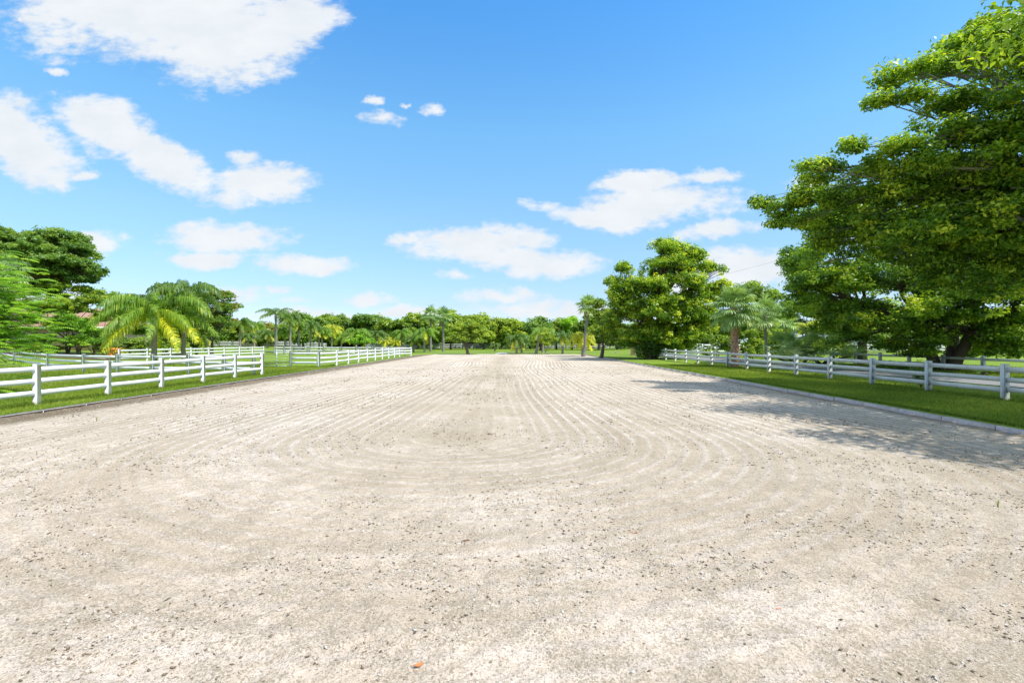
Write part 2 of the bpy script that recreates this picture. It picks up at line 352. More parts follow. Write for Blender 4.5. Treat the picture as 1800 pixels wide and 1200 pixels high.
    # brown litter collected inside the left kerb
    edge = N(t, 'ShaderNodeMapRange', interpolation_type='SMOOTHSTEP'); t.links.new(M_(t, 'ADD', X, M_(t, 'MULTIPLY', mid2, .9)), edge.inputs['Value'])
    edge.inputs[1].default_value = -10.0; edge.inputs[2].default_value = -9.35; edge.inputs[3].default_value = 1; edge.inputs[4].default_value = 0
    lit = ramp(t, noise(t, 26, 5, .7, v), [(.38, (.085, .06, .035)), (.55, (.22, .165, .10)), (.66, (.45, .38, .28))])
    c = mix(t, M_(t, 'MULTIPLY', edge.outputs[0], .9), c, lit)
    er = N(t, 'ShaderNodeMapRange', interpolation_type='SMOOTHSTEP'); t.links.new(M_(t, 'SUBTRACT', X, M_(t, 'MULTIPLY', mid2, .5)), er.inputs['Value'])
    er.inputs[1].default_value = 8.35; er.inputs[2].default_value = 8.8
    c = mix(t, M_(t, 'MULTIPLY', er.outputs[0], .7), c, lit)
    t.links.new(c, b.inputs['Base Color']); b.inputs['Roughness'].default_value = .95; b.inputs['Specular IOR Level'].default_value = .15
    h = M_(t, 'ADD', M_(t, 'MULTIPLY', fine, .5), M_(t, 'ADD', M_(t, 'MULTIPLY', mid, .6), M_(t, 'MULTIPLY', ga, .5)))
    bump(t, b, h, .9, .035)
    return m
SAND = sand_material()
def lawn_material():
    m, t, b = newmat('lawn_grass'); v = coord(t, 'Object')
    a = noise(t, .12, 5, .6, v); f = noise(t, 14, 6, .8, v); g = noise(t, 1.6, 4, .6, v)
    c = ramp(t, a, [(.35, (.12, .195, .02)), (.55, (.175, .26, .028)), (.7, (.26, .31, .06))])
    c = mix(t, ramp(t, f, [(.35, (0,)*3), (.7, (.75,)*3)]), c, (.25, .36, .05))
    c = mix(t, ramp(t, f, [(.25, (.7,)*3), (.45, (0,)*3)]), c, (.03, .07, .008))
    c = mix(t, ramp(t, g, [(.58, (0,)*3), (.75, (.45,)*3)]), c, (.17, .19, .06))
    t.links.new(c, b.inputs['Base Color']); b.inputs['Roughness'].default_value = .9; b.inputs['Specular IOR Level'].default_value = .1
    bump(t, b, f, .6, .05); return m
LAWN = lawn_material()
def simple_noise_mat(name, c0, c1, scale, rough=.9, bmp=.4, bd=.01, detail=6, thr=(.3, .7)):
    m, t, b = newmat(name); v = coord(t, 'Object'); f = noise(t, scale, detail, .7, v)
    t.links.new(ramp(t, f, [(thr[0], c0), (thr[1], c1)]), b.inputs['Base Color']); b.inputs['Roughness'].default_value = rough
    bump(t, b, f, bmp, bd); return m
KERB = simple_noise_mat('kerb_concrete', (.36, .32, .30), (.60, .55, .52), 9)
ROAD = simple_noise_mat('drive_gravel', (.16, .157, .155), (.32, .31, .30), 25)
MULCH = simple_noise_mat('mulch', (.05, .028, .018), (.20, .12, .08), 18)
STUCCO = simple_noise_mat('stucco_beige', (.50, .38, .27), (.58, .45, .33), 3, .9, .1)
PEACH = simple_noise_mat('stucco_peach', (.62, .42, .32), (.70, .50, .39), 3, .9, .1)
WALLW = simple_noise_mat('wall_white', (.68, .69, .70), (.78, .79, .80), 3, .8, .1)
BRICKP = simple_noise_mat('pillar_stucco', (.52, .36, .28), (.64, .46, .37), 4, .9, .2)
ROCK = simple_noise_mat('pink_stone', (.35, .26, .22), (.58, .45, .39), 5, .9, .5, .05)
def tile_mat():
    m, t, b = newmat('roof_tiles'); v = coord(t, 'Object')
    w = N(t, 'ShaderNodeTexWave', i_Scale=1.6, i_Distortion=.4); w.bands_direction = 'X'; t.links.new(v, w.inputs[0])
    f = noise(t, 5, 5, .7, v)
    t.links.new(mix(t, .5, ramp(t, f, [(.3, (.30, .13, .08)), (.7, (.62, .40, .29))]), ramp(t, w.outputs['Fac'], [(.2, (.25, .12, .08)), (.6, (.60, .38, .28))])), b.inputs['Base Color'])
    b.inputs['Roughness'].default_value = .85; bump(t, b, w.outputs['Fac'], .8, .08); return m
TILE = tile_mat()
GLASS, t, b = newmat('window_glass'); b.inputs['Base Color'].default_value = (.03, .045, .06, 1); b.inputs['Roughness'].default_value = .08
CHIP = leaf_mat('footing_chips', [(0, (.07, .05, .03)), (.35, (.22, .17, .115)), (.7, (.50, .44, .35)), (1, (.82, .78, .72))], 0.0, .9, .1)
FALLEN, t, b = newmat('fallen_leaf'); b.inputs['Base Color'].default_value = (.62, .20, .06, 1); b.inputs['Roughness'].default_value = .6
FALLENB, t, b = newmat('fallen_leaf_brown'); b.inputs['Base Color'].default_value = (.20, .09, .04, 1); b.inputs['Roughness'].default_value = .7
CABLE, t, b = newmat('cable'); b.inputs['Base Color'].default_value = (.10, .10, .11, 1)
FRAMEW, t, b = newmat('window_frame'); b.inputs['Base Color'].default_value = (.7, .7, .7, 1)

# ------------------------------------------------------------------ the setting
def grid_mesh(xs, ys, zf):
    Xg, Yg = np.meshgrid(xs, ys); V = np.stack([Xg, Yg, zf(Xg, Yg)], -1).reshape(-1, 3)
    nx = len(xs); i = np.arange(len(ys)-1)[:, None]*nx; j = np.arange(nx-1)[None]
    F = np.stack([i+j, i+j+1, i+nx+j+1, i+nx+j], -1).reshape(-1, 4); return V, F
xs = np.unique(np.concatenate([np.linspace(-900, -120, 12), np.linspace(-120, AX0-.1, 140), [AX0-.02, AX0, AX0+.6, -5, 0, 5, AX1-.2, AX1, AX1+.06, AX1+.13], np.linspace(AX1+.2, 60, 110), np.linspace(61, 900, 16)]))
ys = np.unique(np.concatenate([[-400, -60], np.linspace(-20, AY1, 110), [AY1+.01, AY1+.05], np.linspace(AY1+.5, 140, 60), np.linspace(150, 1500, 12)]))
mb = MB(); mb.add(*grid_mesh(xs, ys, ground)); tag(mb.build('lawn', LAWN, smooth=True), kind='structure')

def arena():
    y = np.concatenate([[-8, -4, 0], 1.6*np.power(AY1/1.6, np.linspace(0, 1, 470))]); x = np.linspace(AX0, AX1, 520)
    cr = 4.5
    def zf(X, Y):
        near = np.clip(1.6-Y/14, 0, 1)
        h = (fbm(X*9, Y*9, 11, 3)-.44)*.040*near+(fbm(X*26, Y*26, 21, 2)-.37)*.020*np.clip(1.6-Y/6, 0, 1)
        g = 0
        e = np.minimum(X-AX0, AX1-X)
        return h+g+.006+.01*vnoise(X*.8, Y*.8, 33)+.03*np.clip(1-e/.5, 0, 1)*vnoise(X*3, Y*3, 2)
    V, F = grid_mesh(x, y, zf)
    X, Y = V[:, 0], V[:, 1]
    # round the far corners by pulling the last rows inward
    ex = np.clip((Y-(AY1-cr))/cr, 0, 1); ins = cr*1.2*(1-np.sqrt(np.clip(1-ex**2, 0, 1)))
    mid = (AX0+AX1)/2; half = (AX1-AX0)/2; V[:, 0] = mid+(X-mid)*(half-ins)/half
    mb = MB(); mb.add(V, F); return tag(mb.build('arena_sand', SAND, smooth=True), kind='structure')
arena()
# kerbs along the arena
def kerb(x, w, h, y0, y1, label):
    mb = MB(); ys_ = np.arange(y0, y1, 1.2)
    for i, yy in enumerate(ys_):
        j = (vnoise(yy*.7, 3, 8)-.5)*.05
        mb.box((x+j*.6, yy+.6, h/2-.05+j*.3), (w, 1.192, h+.1), rotz((random.random()-.5)*.012), bev=.012)
    return tag(mb.build('kerb', KERB), kind='structure')
kerb(AX0-.05, .12, .075, -6, 63, ''); kerb(AX1+.08, .15, .105, -6, 63, '')
# gravel drive behind the right fence and path beyond the arena
def strip(name, pts, w, mat, dz=.012, seg=60):
    pts = np.array(pts, float); t_ = np.linspace(0, len(pts)-1, seg); P = np.stack([np.interp(t_, range(len(pts)), pts[:, k]) for k in (0, 1)], -1)
    T = np.gradient(P, axis=0); T /= np.linalg.norm(T, axis=1)[:, None]; Nn = np.stack([-T[:, 1], T[:, 0]], -1)
    V = []; m = 7
    for k in range(m):
        q = P+Nn*(k/(m-1)-.5)*w*(1+.06*(vnoise(t_*3, k, 4)-.5)[:, None]); V.append(np.stack([q[:, 0], q[:, 1], ground(q[:, 0], q[:, 1])+dz+.012], -1))
    V = np.stack(V, 1).reshape(-1, 3); i = np.arange(seg-1)[:, None]*m; j = np.arange(m-1)[None]
    F = np.stack([i+j, i+m+j, i+m+j+1, i+j+1], -1).reshape(-1, 4); mb = MB(); mb.add(V, F[:, ::-1]); return tag(mb.build(name, mat), kind='structure')
strip('drive', [(18.2, -10), (18.2, 20), (18.0, 45), (18.6, 70), (26, 86), (60, 92)], 2.8, ROAD, seg=160)
strip('path', [(-40, 78), (0, 77), (30, 76), (60, 74)], 1.1, ROAD)
def sandpile():
    a = np.linspace(0, 2*pi, 28, endpoint=False); V = []; rr = [0, .3, .6, .85, 1]
    c = at(883, 622, 66)
    for r_ in rr:
        for q in a: V.append((c[0]+cos(q)*r_*1.1, 69.2+sin(q)*r_*.7, .01+.16*(1-r_**1.6)+.02*random.random()))
    F = [(i*28+j, (i+1)*28+j, (i+1)*28+(j+1) % 28, i*28+(j+1) % 28) for i in range(4) for j in range(28)]
    mb = MB(); mb.add(V, F); o = mb.build('sand_patch', simple_noise_mat('pale_sand', (.74, .70, .64), (.82, .78, .72), 8)); tag(o, kind='structure')
sandpile()

# ------------------------------------------------------------------ fences
def fence(name, pts, label, h=1.05, rails=3, mat=WHITE, group=None, pw=.125, rh=.128, lean=None, split=True, levels=None, rt=.038, skip=()):
    """pts = list of (x, y) post positions"""
    P = [np.array([x, y, float(ground(x, y))]) for x, y in pts]
    o0 = P[0]; root = thing(name, tuple(o0), label, 'fence', group)
    if levels is None: levels = [h-.13-(h-.28)*k/(rails-.45) for k in range(rails)]
    for i, p in enumerate(P):
        q = P[min(i+1, len(P)-1)]; r_ = P[max(i-1, 0)]; ang = math.atan2((q-r_)[1], (q-r_)[0])
        mb = MB(); rt_ = rotz(ang)
        if lean and i in lean: rt_ = rt_@np.array(Matrix.Rotation(lean[i], 3, 'Y'))
        hh = h*(1+(random.random()-.5)*.015)
        mb.box((0, 0, hh/2-.06), (pw, pw, hh+.12), rt_, bev=.008)
        mb.box((0, 0, hh+.008), (pw*1.0, pw*1.0, .02), rt_, bev=.006)
        ob = mb.build('post', mat, root); ob.location = tuple(p-o0)
    for i in range(len(P)-1):
        if i in skip: continue
        a, b_ = P[i], P[i+1]; d = b_-a; ln = np.linalg.norm(d); u = d/ln
        ang = math.atan2(d[1], d[0])
        for k, z in enumerate(levels):
            mb = MB(); j1 = (random.random()-.5)*.022; j2 = (random.random()-.5)*.022
            A = a+u*pw*.42+np.array([0, 0, z+j1]); B = b_-u*pw*.42+np.array([0, 0, z+j2]); nseg = 5
            nrm = np.array([-u[1], u[0], 0])
            sag = (random.random()-.4)*.012
            ts = np.linspace(0, 1, nseg+1); V = []
            for t_ in ts:
                c = A+(B-A)*t_; c = c+np.array([0, 0, -sag*4*t_*(1-t_)])
                for (sx, sz) in ((-1, -1), (1, -1), (1, 1), (-1, 1)): V.append(c+nrm*sx*rt/2+np.array([0, 0, sz*rh/2]))
            F = [(s*4+q, s*4+(q+1) % 4, (s+1)*4+(q+1) % 4, (s+1)*4+q) for s in range(nseg) for q in range(4)]
            F += [(3, 2, 1, 0), (nseg*4, nseg*4+1, nseg*4+2, nseg*4+3)]
            mb.add(V, F); ob = mb.build('rail', mat, root, origin=a); ob.location = tuple(a-o0)
    return root
def xD(x, D): return ((x-900)/900*D, D)
FX = -12.4
fl = [(FX-.1, 8.6), (FX-.05, 11.0)]+[(FX, FX*900/(x-900)) for x in (65, 190, 284, 357, 413)]+[(-12.25, 25.1)]
fence('board_fence', fl, 'white three rail board fence along the left side of the sand arena, nearest the camera', 1.06)
fence('board_fence', [xD(-30, 44), xD(25, 37), xD(84, 30.3), xD(147, 27.2), xD(206, 26.4), xD(268, 26), xD(331, 25.8), xD(394, 25.6), xD(446, 25.3)],
      'white board fence crossing the left paddock behind the nearest fence', 1.0, group=None)
fence('board_fence', [xD(511, 33.0), xD(561, 32.6)]+[(-12.0-(.02*k)+.0, 32.6+2.55*k) for k in range(1, 10)]+[(-11.4, 58.0)],
      'white board fence running along the left arena edge beyond the wire gate', 1.02)
fence('board_fence', [(-30.6, 39.9), (-30.4, 42.7), (-30.2, 45.3), (-30, 47.9), (-30, 50.7), (-30, 53.4), (-29.9, 56.2), (-29.9, 59), (-29.8, 61.5)],
      'white board fence running back past the two queen palms, ending at the paddock gap', 1.08)
fence('board_fence', [xD(482, 61), xD(499, 61), xD(514, 61), xD(541, 60.6), xD(569, 60.3), xD(598, 60), xD(626, 59.8), xD(654, 59.5), xD(683, 59), xD(712, 58.4)],
      'white board fence crossing the back of the left paddock, right of the paddock gap', 1.05)
fence('board_fence', [(x, 104+.02*abs(x)) for x in np.linspace(-66, -38, 11)], 'distant white board fence in front of the palm row and far houses', 1.15, pw=.16, rh=.17)
fence('board_fence', [(x, 112.) for x in np.linspace(-32, -21, 5)], 'short distant white fence section between bright palms and the far hedge trees', 1.1, pw=.16, rh=.16)
fence('board_fence', [(x, 112+.02*x) for x in np.linspace(-25, 3.4, 13)], 'distant white board fence under the dark tree line beyond the arena end', 1.15, pw=.16, rh=.16, mat=WHITE)
fence('board_fence', [(x, 113.) for x in np.linspace(7, 24, 8)], 'distant grey white fence in shade between the palms and the tall ficus', 1.1, pw=.14, rh=.14, mat=WORN)
# right fences
fr = [(12.95, 8.5), (12.92, 10.95)]+[(12.9, 13.4+2.46*i) for i in range(15)]
fence('weathered_fence', fr, 'weathered white three rail fence along the right side of the arena', .95, mat=WORN, lean={8: R(5), 4: R(-1.5)}, pw=.14)
fence('weathered_fence', [(22.9, 15.6+2.32*i) for i in range(14)], 'low weathered fence on the far side of the gravel drive', .84, rails=2, mat=WORN, pw=.15, levels=(.70, .32))
fence('white_fence', [(x, 84+.05*x) for x in np.linspace(28, 48, 9)], 'bright white fence crossing the right paddock before the shaded lawn', 1.2, mat=WHITE, pw=.16, rh=.17)
fence('white_fence', [(48+3*i, 78-.8*i) for i in range(12)], 'bright white fence seen right of the broad leaning trunk at far right', 1.2, mat=WHITE, pw=.16, rh=.17)
fence('white_fence', [xD(1236, 62), xD(1259, 63), xD(1283, 64), xD(1307, 65), xD(1331, 66), xD(1355, 67)], 'white fence panels behind the tall sabal palm trunk', 1.25, mat=WHITE, pw=.16, rh=.17)

def wire_gate():
    a = np.array([*xD(463, 33.4), 0.03]); b_ = np.array([*xD(511, 33.05), .03]); root = thing('paddock_gate', tuple(a), 'thin galvanised wire gate between the two left arena fences', 'gate')
    d = b_-a; f = MB()
    for t_ in (0.01, .97): f.tube([a+d*t_, a+d*t_+np.array([0, 0, 1.02])], .02, 8)
    for z in (.06, 1.0): f.tube([a+np.array([0, 0, z]), a+d*.985+np.array([0, 0, z])], .02, 8)
    f.build('gate_frame', METAL, root, origin=a)
    for z in (.22, .40, .58, .78):
        w = MB(); w.tube([a+np.array([0, 0, z]), a+d*.985+np.array([0, 0, z])], .012, 6); w.build('gate_wire', METAL, root, origin=a)
    s_ = MB(); c = a+d*.49
    s_.tube([c, c+np.array([0, 0, 1.04])], .028, 8)
    for z in (.2, .4, .6, .8): s_.box(c+np.array([0, 0, z]), (.07, .05, .06))
    s_.build('brace', METAL, root, origin=a)
wire_gate()
def bar_gate():
    a = np.array([*xD(1216, 61.5), .1]); b_ = np.array([*xD(1235, 61.8), .1]); root = thing('bar_gate', tuple(a), 'grey green bar gate beside the white gate pillar', 'gate'); d = b_-a
    f = MB()
    for z in np.linspace(.15, 1.25, 6): f.tube([a+np.array([0, 0, z]), b_+np.array([0, 0, z])], .035, 6)
    f.build('bars', METAL, root, origin=a)
    for t_ in (0, .5, 1): 
        f = MB(); f.tube([a+d*t_, a+d*t_+np.array([0, 0, 1.3])], .04, 6); f.build('upright', METAL, root, origin=a)
bar_gate()
def pillar(x, y, w, h, label, body, cap):
    g = float(ground(x, y)); r_ = thing('gate_pillar', (x, y, g), label, 'pillar')
    m = MB(); m.box((0, 0, h/2), (w, w, h), bev=.015); m.build('shaft', body, r_)
    m = MB(); m.box((0, 0, h+.05), (w+.12, w+.12, .1), bev=.015); m.box((0, 0, h+.14), (w*.8, w*.8, .08), bev=.015); m.build('cap', cap, r_)
    m = MB(); m.box((0, 0, .06), (w+.08, w+.08, .12), bev=.015); m.build('plinth', body, r_)
pillar(13.6, 57.5, .46, 1.12, 'peach stucco pillar with white cap left of the tall ficus trunk', BRICKP, WALLW)
pillar(*xD(1213, 61.3), .5, 1.45, 'white gate pillar right of the tall ficus', WALLW, WALLW)
m = MB(); m.box((0, 0, .2), (.08, .08, .4), bev=.01); p = at(1082, 622, 64); o = m.build('marker_stake', WHITE); o.location = (p[0], 64, .08); tag(o, 'small white marker stake in the lawn left of the peach pillar', 'stake')

# ------------------------------------------------------------------ houses
def house(name, loc, w, d, h, rh, label, wall, windows=(), rz=0, over=.7):
    r_ = thing(name, loc, label, 'house', rz=rz)
    m = MB(); m.box((0, 0, h/2), (w, d, h)); m.build('wall', wall, r_)
    m = MB(); W2, D2 = w/2+over, d/2+over; rl = max(W2-D2, .3)
    V = [(-W2, -D2, h), (W2, -D2, h), (W2, D2, h), (-W2, D2, h), (-rl, 0, h+rh), (rl, 0, h+rh)]
    V2 = [(x, y, z+.12) for x, y, z in V[:4]]
    m.add(V[:4]+V2+V[4:], [(0, 3, 2, 1), (0, 1, 5, 4), (1, 2, 6, 5), (2, 3, 7, 6), (3, 0, 4, 7), (4, 5, 9, 8), (6, 7, 8, 9)])
    m.F.append(np.array([(5, 6, 9), (7, 4, 8)])); m.T.append(np.full(2, .5)); m.build('roof', TILE, r_)
    m = MB(); m.box((0, -D2-.03, h+.03), (2*W2, .05, .2)); m.box((W2+.03, 0, h+.03), (.05, 2*D2, .2)); m.build('fascia', WALLW, r_)
    for (x, z, ww, hh) in windows:
        f = MB()
        for q in (-1, 1): f.box((x+q*ww/2, -d/2-.03, z), (.09, .08, hh+.09)); f.box((x, -d/2-.031, z+q*hh/2), (ww-.09, .08, .09))
        f.box((x, -d/2-.03, z), (.06, .06, hh-.09)); f.box((x, -d/2-.028, z), (ww-.09, .05, .05))
        f = f.build('window', FRAMEW, r_); g = MB(); g.box((x, -d/2-.008, z), (ww, .03, hh)); g.build('pane', GLASS, f)
    return r_
house('house', (-61.5, 66, .55), 26, 8, 2.75, 2.6, 'low beige stucco house with terracotta tile roof behind the left shrubs', STUCCO, [(-1.0, 1.5, 2.0, 1.5), (2.0, 1.5, 1.4, 1.5), (9, 1.5, 1.4, 1.2), (-6, 1.5, 1.6, 1.3)])
house('house', (-61, 124, .2), 9, 7, 3.0, 2.0, 'peach house seen between far palm trunks at left', PEACH, [(-2, 1.5, 1.2, 1.2), (2, 1.5, 1.2, 1.2)])
house('house', (-51.5, 120, .1), 4.5, 5, 3.0, 1.9, 'small peach outbuilding behind the slender palm trunks', PEACH, [(0, 1.6, .9, 1.0)])
house('house', (76, 104, .1), 16, 9, 3.4, 2.4, 'white walled house glimpsed under the right hand canopy', WALLW, [(-4, 1.6, 1.6, 1.4), (0, 1.6, 1.6, 1.4), (4, 1.6, 1.6, 1.4)])
house('house', (44, 128, .1), 20, 8, 3.2, 2.2, 'pale building seen beyond the white gate pillar', WALLW, [(-5, 1.6, 1.6, 1.4), (3, 1.6, 1.6, 1.4)])

# ------------------------------------------------------------------ foliage builders
def leaves(mb, P, Nn, size, tint, asp=.5):
    n = len(P); r_ = rng.normal(size=(n, 3)); Nn = Nn/(np.linalg.norm(Nn, axis=1)[:, None]+1e-9)
    T = np.cross(Nn, r_); T /= np.linalg.norm(T, axis=1)[:, None]+1e-9; B = np.cross(Nn, T)
    s = np.broadcast_to(size, n)[:, None]
    V = np.stack([P-T*s, P-B*s*asp+Nn*s*.18-T*s*.1, P+T*s*1.05-Nn*s*.25, P+B*s*asp+Nn*s*.18-T*s*.1], 1).reshape(-1, 3)
    mb.add(V, np.arange(4*n).reshape(-1, 4), tint)
def rdir(n):
    d = rng.normal(size=(n, 3)); return d/np.linalg.norm(d, axis=1)[:, None]
def clump_leaves(mb, Cn, cr, flat, per, size, tint0, tvar=.18, up=.6, tj=.14, asp=.5):
    """Cn (n,3) clump centres"""
    n = len(Cn); k = per; cr = np.broadcast_to(cr, n)
    D = rdir(n*k); rr = rng.random(n*k)**.45
    D[:, 2] = np.where(D[:, 2] < -.2, D[:, 2]*.45, D[:, 2])
    crr = np.repeat(cr, k); off = D*(rr*crr)[:, None]; off[:, 2] *= flat
    P = np.repeat(Cn, k, 0)+off
    Nn = D*.45+np.array([0, 0, up])+rng.normal(size=(n*k, 3))*.42
    tc = np.repeat(np.clip(np.broadcast_to(tint0, n)+rng.normal(size=n)*tvar, .02, .98), k)
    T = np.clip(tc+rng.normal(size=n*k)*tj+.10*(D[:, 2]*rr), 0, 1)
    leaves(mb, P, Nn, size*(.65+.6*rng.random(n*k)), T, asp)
def lobes_clumps(lobes, dens, shell=.62):
    out = []; own = []
    for i, (c, r_) in enumerate(lobes):
        r_ = np.array(r_ if np.ndim(r_) else (r_,)*3, float); n = max(3, int(dens*(r_[0]*r_[1]*r_[2])**(2/3)))
        d = rdir(n); d[:, 2] = np.where(d[:, 2] < -.35, -d[:, 2]*.7, d[:, 2])
        rad = shell+(1-shell)*rng.random(n)**.7; rad *= (1+.10*rng.normal(size=n))
        inner = rng.random(n) < .16; rad = np.where(inner, rng.random(n)*shell, rad)
        out.append(np.array(c)+d*rad[:, None]*r_); own += [i]*n
    return np.concatenate(out), np.array(own)
def curve(a, b, sag=.0, n=7, wob=.06):
    a = np.array(a, float); b = np.array(b, float); t_ = np.linspace(0, 1, n)[:, None]; P = a+(b-a)*t_
    ln = np.linalg.norm(b-a); P[:, 2] += (sag*ln*4*(t_*(1-t_)))[:, 0]; w = rng.normal(size=(n, 3))*wob*ln*.35; w[0] = 0; w[-1] = 0
    return P+w
def tree(name, base, lobes, label, cat='tree', lm='ficus', dens=3.0, cr=.7, flat=.55, per=60, size=.09, tint=.45, tvar=.2,
         trunk_r=.25, bark=None, fork=.35, group=None, twigs=.35, asp=.5, trunk_top=None, stems=1, up=.6, shell=.62, brk=0, bq=.36):
    bark = bark or BARK; base = np.array(base, float); root = thing(name, tuple(base), label, cat, group)
    L0 = [(np.array(c, float), r_) for c, r_ in lobes]
    cen = np.mean([c for c, _ in L0], 0); mb = MB()
    top = np.array(trunk_top if trunk_top is not None else [base[0]*.6+cen[0]*.4, base[1]*.6+cen[1]*.4, base[2]+fork*(cen[2]-base[2])])
    forks = []
    for s_ in range(stems):
        b0 = base+np.array([cos(s_*2.4), sin(s_*2.4), 0])*trunk_r*.5*(stems > 1)+np.array([0, 0, -.1])
        tp = top+np.array([cos(s_*2.4+.5), sin(s_*2.4+.5), 0])*trunk_r*2.2*(stems > 1)
        P = curve(b0, tp, 0, 7, .022); rr = np.linspace(1.0, .72, 7)*trunk_r/(1 if stems == 1 else 1.6); rr[0] *= 1.55; rr[1] *= 1.1
        mb.tube(P, rr, 10, tint=.5, wob=.10); forks.append(tp)
    if brk:
        nl = []
        for c, r_ in L0:
            r_ = np.array(r_ if np.ndim(r_) else (r_,)*3, float)
            for _ in range(brk):
                d_ = rdir(1)[0]*rng.random()**.5*.80; q = bq+.22*rng.random(); nl.append((c+d_*r_, r_*q*np.array([1, 1, 1.15])))
        LB = nl; dens *= 1.35
    else: LB = L0
    dens *= 2.1; cr *= 1.08; per = int(per*1.05); size *= 1.2
    CL, own = lobes_clumps(LB, dens, shell)
    if brk: own = own//brk
    for i, (c, r_) in enumerate(L0):
        f = forks[i % len(forks)]; P = curve(f, c, .08, 7, .10); lr = min(trunk_r*.26, .5*(np.max(r_) if np.ndim(r_) else r_)*.12+.02)
        mb.tube(P, np.linspace(lr, lr*.35, 7), 7, wob=.1)
        ids = np.where(own == i)[0]
        for q in ids[:max(1, int(len(ids)*twigs*.5))]:
            t_ = 3+int(3*rng.random()); mb.tube(curve(P[t_], CL[q], .03, 4, .08), np.linspace(lr*.4, lr*.08, 4), 4, cap=False)
    mb.build('trunk', bark, root, smooth=True, origin=base)
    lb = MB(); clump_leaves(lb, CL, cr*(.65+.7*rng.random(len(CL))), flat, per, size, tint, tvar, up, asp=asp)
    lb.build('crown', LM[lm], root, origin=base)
    return root

def frond_geo(n, length, el, az, droop, leaflet, mat_t=.5, tv=.1, hang=.5, w=.022, base=(0, 0, 0), plum=.35, stemr=.022, twist=0):
    """feather frond as (rachis pts, leaflet mesh arrays)"""
    K = 12; s = np.linspace(0, 1, K); ang = el-(el+droop)*s**1.15
    dl = length/(K-1); x = np.concatenate([[0], np.cumsum(np.cos(ang[:-1])*dl)]); z = np.concatenate([[0], np.cumsum(np.sin(ang[:-1])*dl)])
    ca, sa = cos(az), sin(az); bend = twist*s**2*length*.2
    P = np.stack([x*ca-bend*sa, x*sa+bend*ca, z], -1)+np.array(base)
    T = np.gradient(P, axis=0); T /= np.linalg.norm(T, axis=1)[:, None]
    u = np.linspace(.14, 1, n); Pi = np.stack([np.interp(u, s, P[:, k]) for k in range(3)], -1); Ti = np.stack([np.interp(u, s, T[:, k]) for k in range(3)], -1)
    side = np.array([-sa, ca, 0.]); up = np.cross(Ti, side); up = np.where(up[:, 2:3] < 0, -up, up)
    ln = leaflet*np.sin(np.clip(u*.93+.07, 0, 1)*pi)**.45*(.85+.3*rng.random(n)); V = []; Fq = []; b = 0; T4 = []
    for sg in (-1, 1):
        d1 = side*sg*.85+Ti*.55+up*(rng.normal(size=(n, 1))*plum)
        d1 /= np.linalg.norm(d1, axis=1)[:, None]; d2 = d1*(1-hang)+np.array([0, 0, -1.])*hang; d2 /= np.linalg.norm(d2, axis=1)[:, None]
        A = Pi; Bp = A+d1*(ln*.42)[:, None]; Cp = Bp+d2*(ln*.58)[:, None]
        wv = Ti*w*.5
        V.append(np.stack([A-wv*.6, A+wv*.6, Bp+wv, Bp-wv, Cp+wv*.25, Cp-wv*.25], 1).reshape(-1, 3))
    V = np.concatenate(V); i = np.arange(2*n)[:, None]*6
    F = np.concatenate([i+np.array([0, 1, 2, 3]), i+np.array([3, 2, 4, 5])]); tt = np.clip(mat_t+rng.normal(size=2*n)*tv, 0, 1); tt = np.concatenate([tt, tt])
    return P, V, F, tt
def trunk_tube(mb, base, top, r0, r1, n=14, swell=.25, ring=.02, k=12):
    P = curve(base, top, 0, n, .012); t_ = np.linspace(0, 1, n); rr = r0+(r1-r0)*t_; rr[0] *= 1+swell; rr = rr*(1+ring*np.where(np.arange(n) % 2, 1, -1)); mb.tube(P, rr, k); return P
def feather_palm(base, top, label, nf=18, length=2.6, leaflet=.5, n=46, lm='palmbright', lmy=None, ny=3, r0=.16, near=True, group=None, el=(-.5, 1.35), droop=1.1, hang=.55, w=.024, name='queen_palm', bark=None, seed=0, tint=.45, shaft=False, dead=0):
    base = np.array(base, float); top = np.array(top, float); root = thing(name, tuple(base), label, 'palm tree', group)
    mb = MB(); trunk_tube(mb, base-np.array([0, 0, .1]), top, r0, r0*.72); 
    if shaft: mb.tube([top-np.array([0, 0, .1]), top+np.array([0, 0, .55]), top+np.array([0, 0, 1.0])], [r0*.8, r0*.85, r0*.35], 10)
    mb.build('trunk', bark or BARKP, root, smooth=True, origin=base)
    crown = MB(); st_ = MB(); hub = top+np.array([0, 0, .75 if shaft else .05])
    # crown heart: the sheathing frond bases
    hb = MB(); hb.tube([top-np.array([0, 0, .25]), top+np.array([0, 0, .1]), top+np.array([0, 0, .5])], [r0*.9, r0*1.15, r0*.3], 8); 
    ob_h = hb.build('crown_shaft', LM['palm'], root, origin=base) if near else None
    for i in range(nf):
        f = i/(nf-1) if nf > 1 else 0; e = el[1]+(el[0]-el[1])*f**.8+rng.normal()*.08; az = i*2.399+seed+rng.normal()*.15
        yl = i >= nf-ny; L_ = length*(.82+.3*rng.random())*(.8 if i < 2 else 1)
        P, V, F, tt = frond_geo(n, L_, e, az, droop*(.8+.35*rng.random()), leaflet, (.93 if yl else tint+.25*(f-.4)), .16, hang, w, hub+np.array([cos(az), sin(az), 0])*r0*.5, twist=rng.normal()*.5)
        m_ = MB() if near else crown; m_.add(V, F, tt); m_.tube(P, np.linspace(.028, .006, len(P))*(1 if near else 1.6), 4, cap=False, tint=.8 if not yl else .97)
        if near: m_.build('frond', LM[lm], root, origin=base)
    for i in range(dead):
        az = i*2.1+seed+1; P, V, F, tt = frond_geo(n, length*.8, -.6, az, 1.5, leaflet*.7, .6, .1, .8, w, hub)
        m_ = MB(); m_.add(V, F, tt); m_.build('dead_frond', LM['dry'], root, origin=base)
    if not near: crown.build('crown', LM[lm], root, origin=base)
    return root
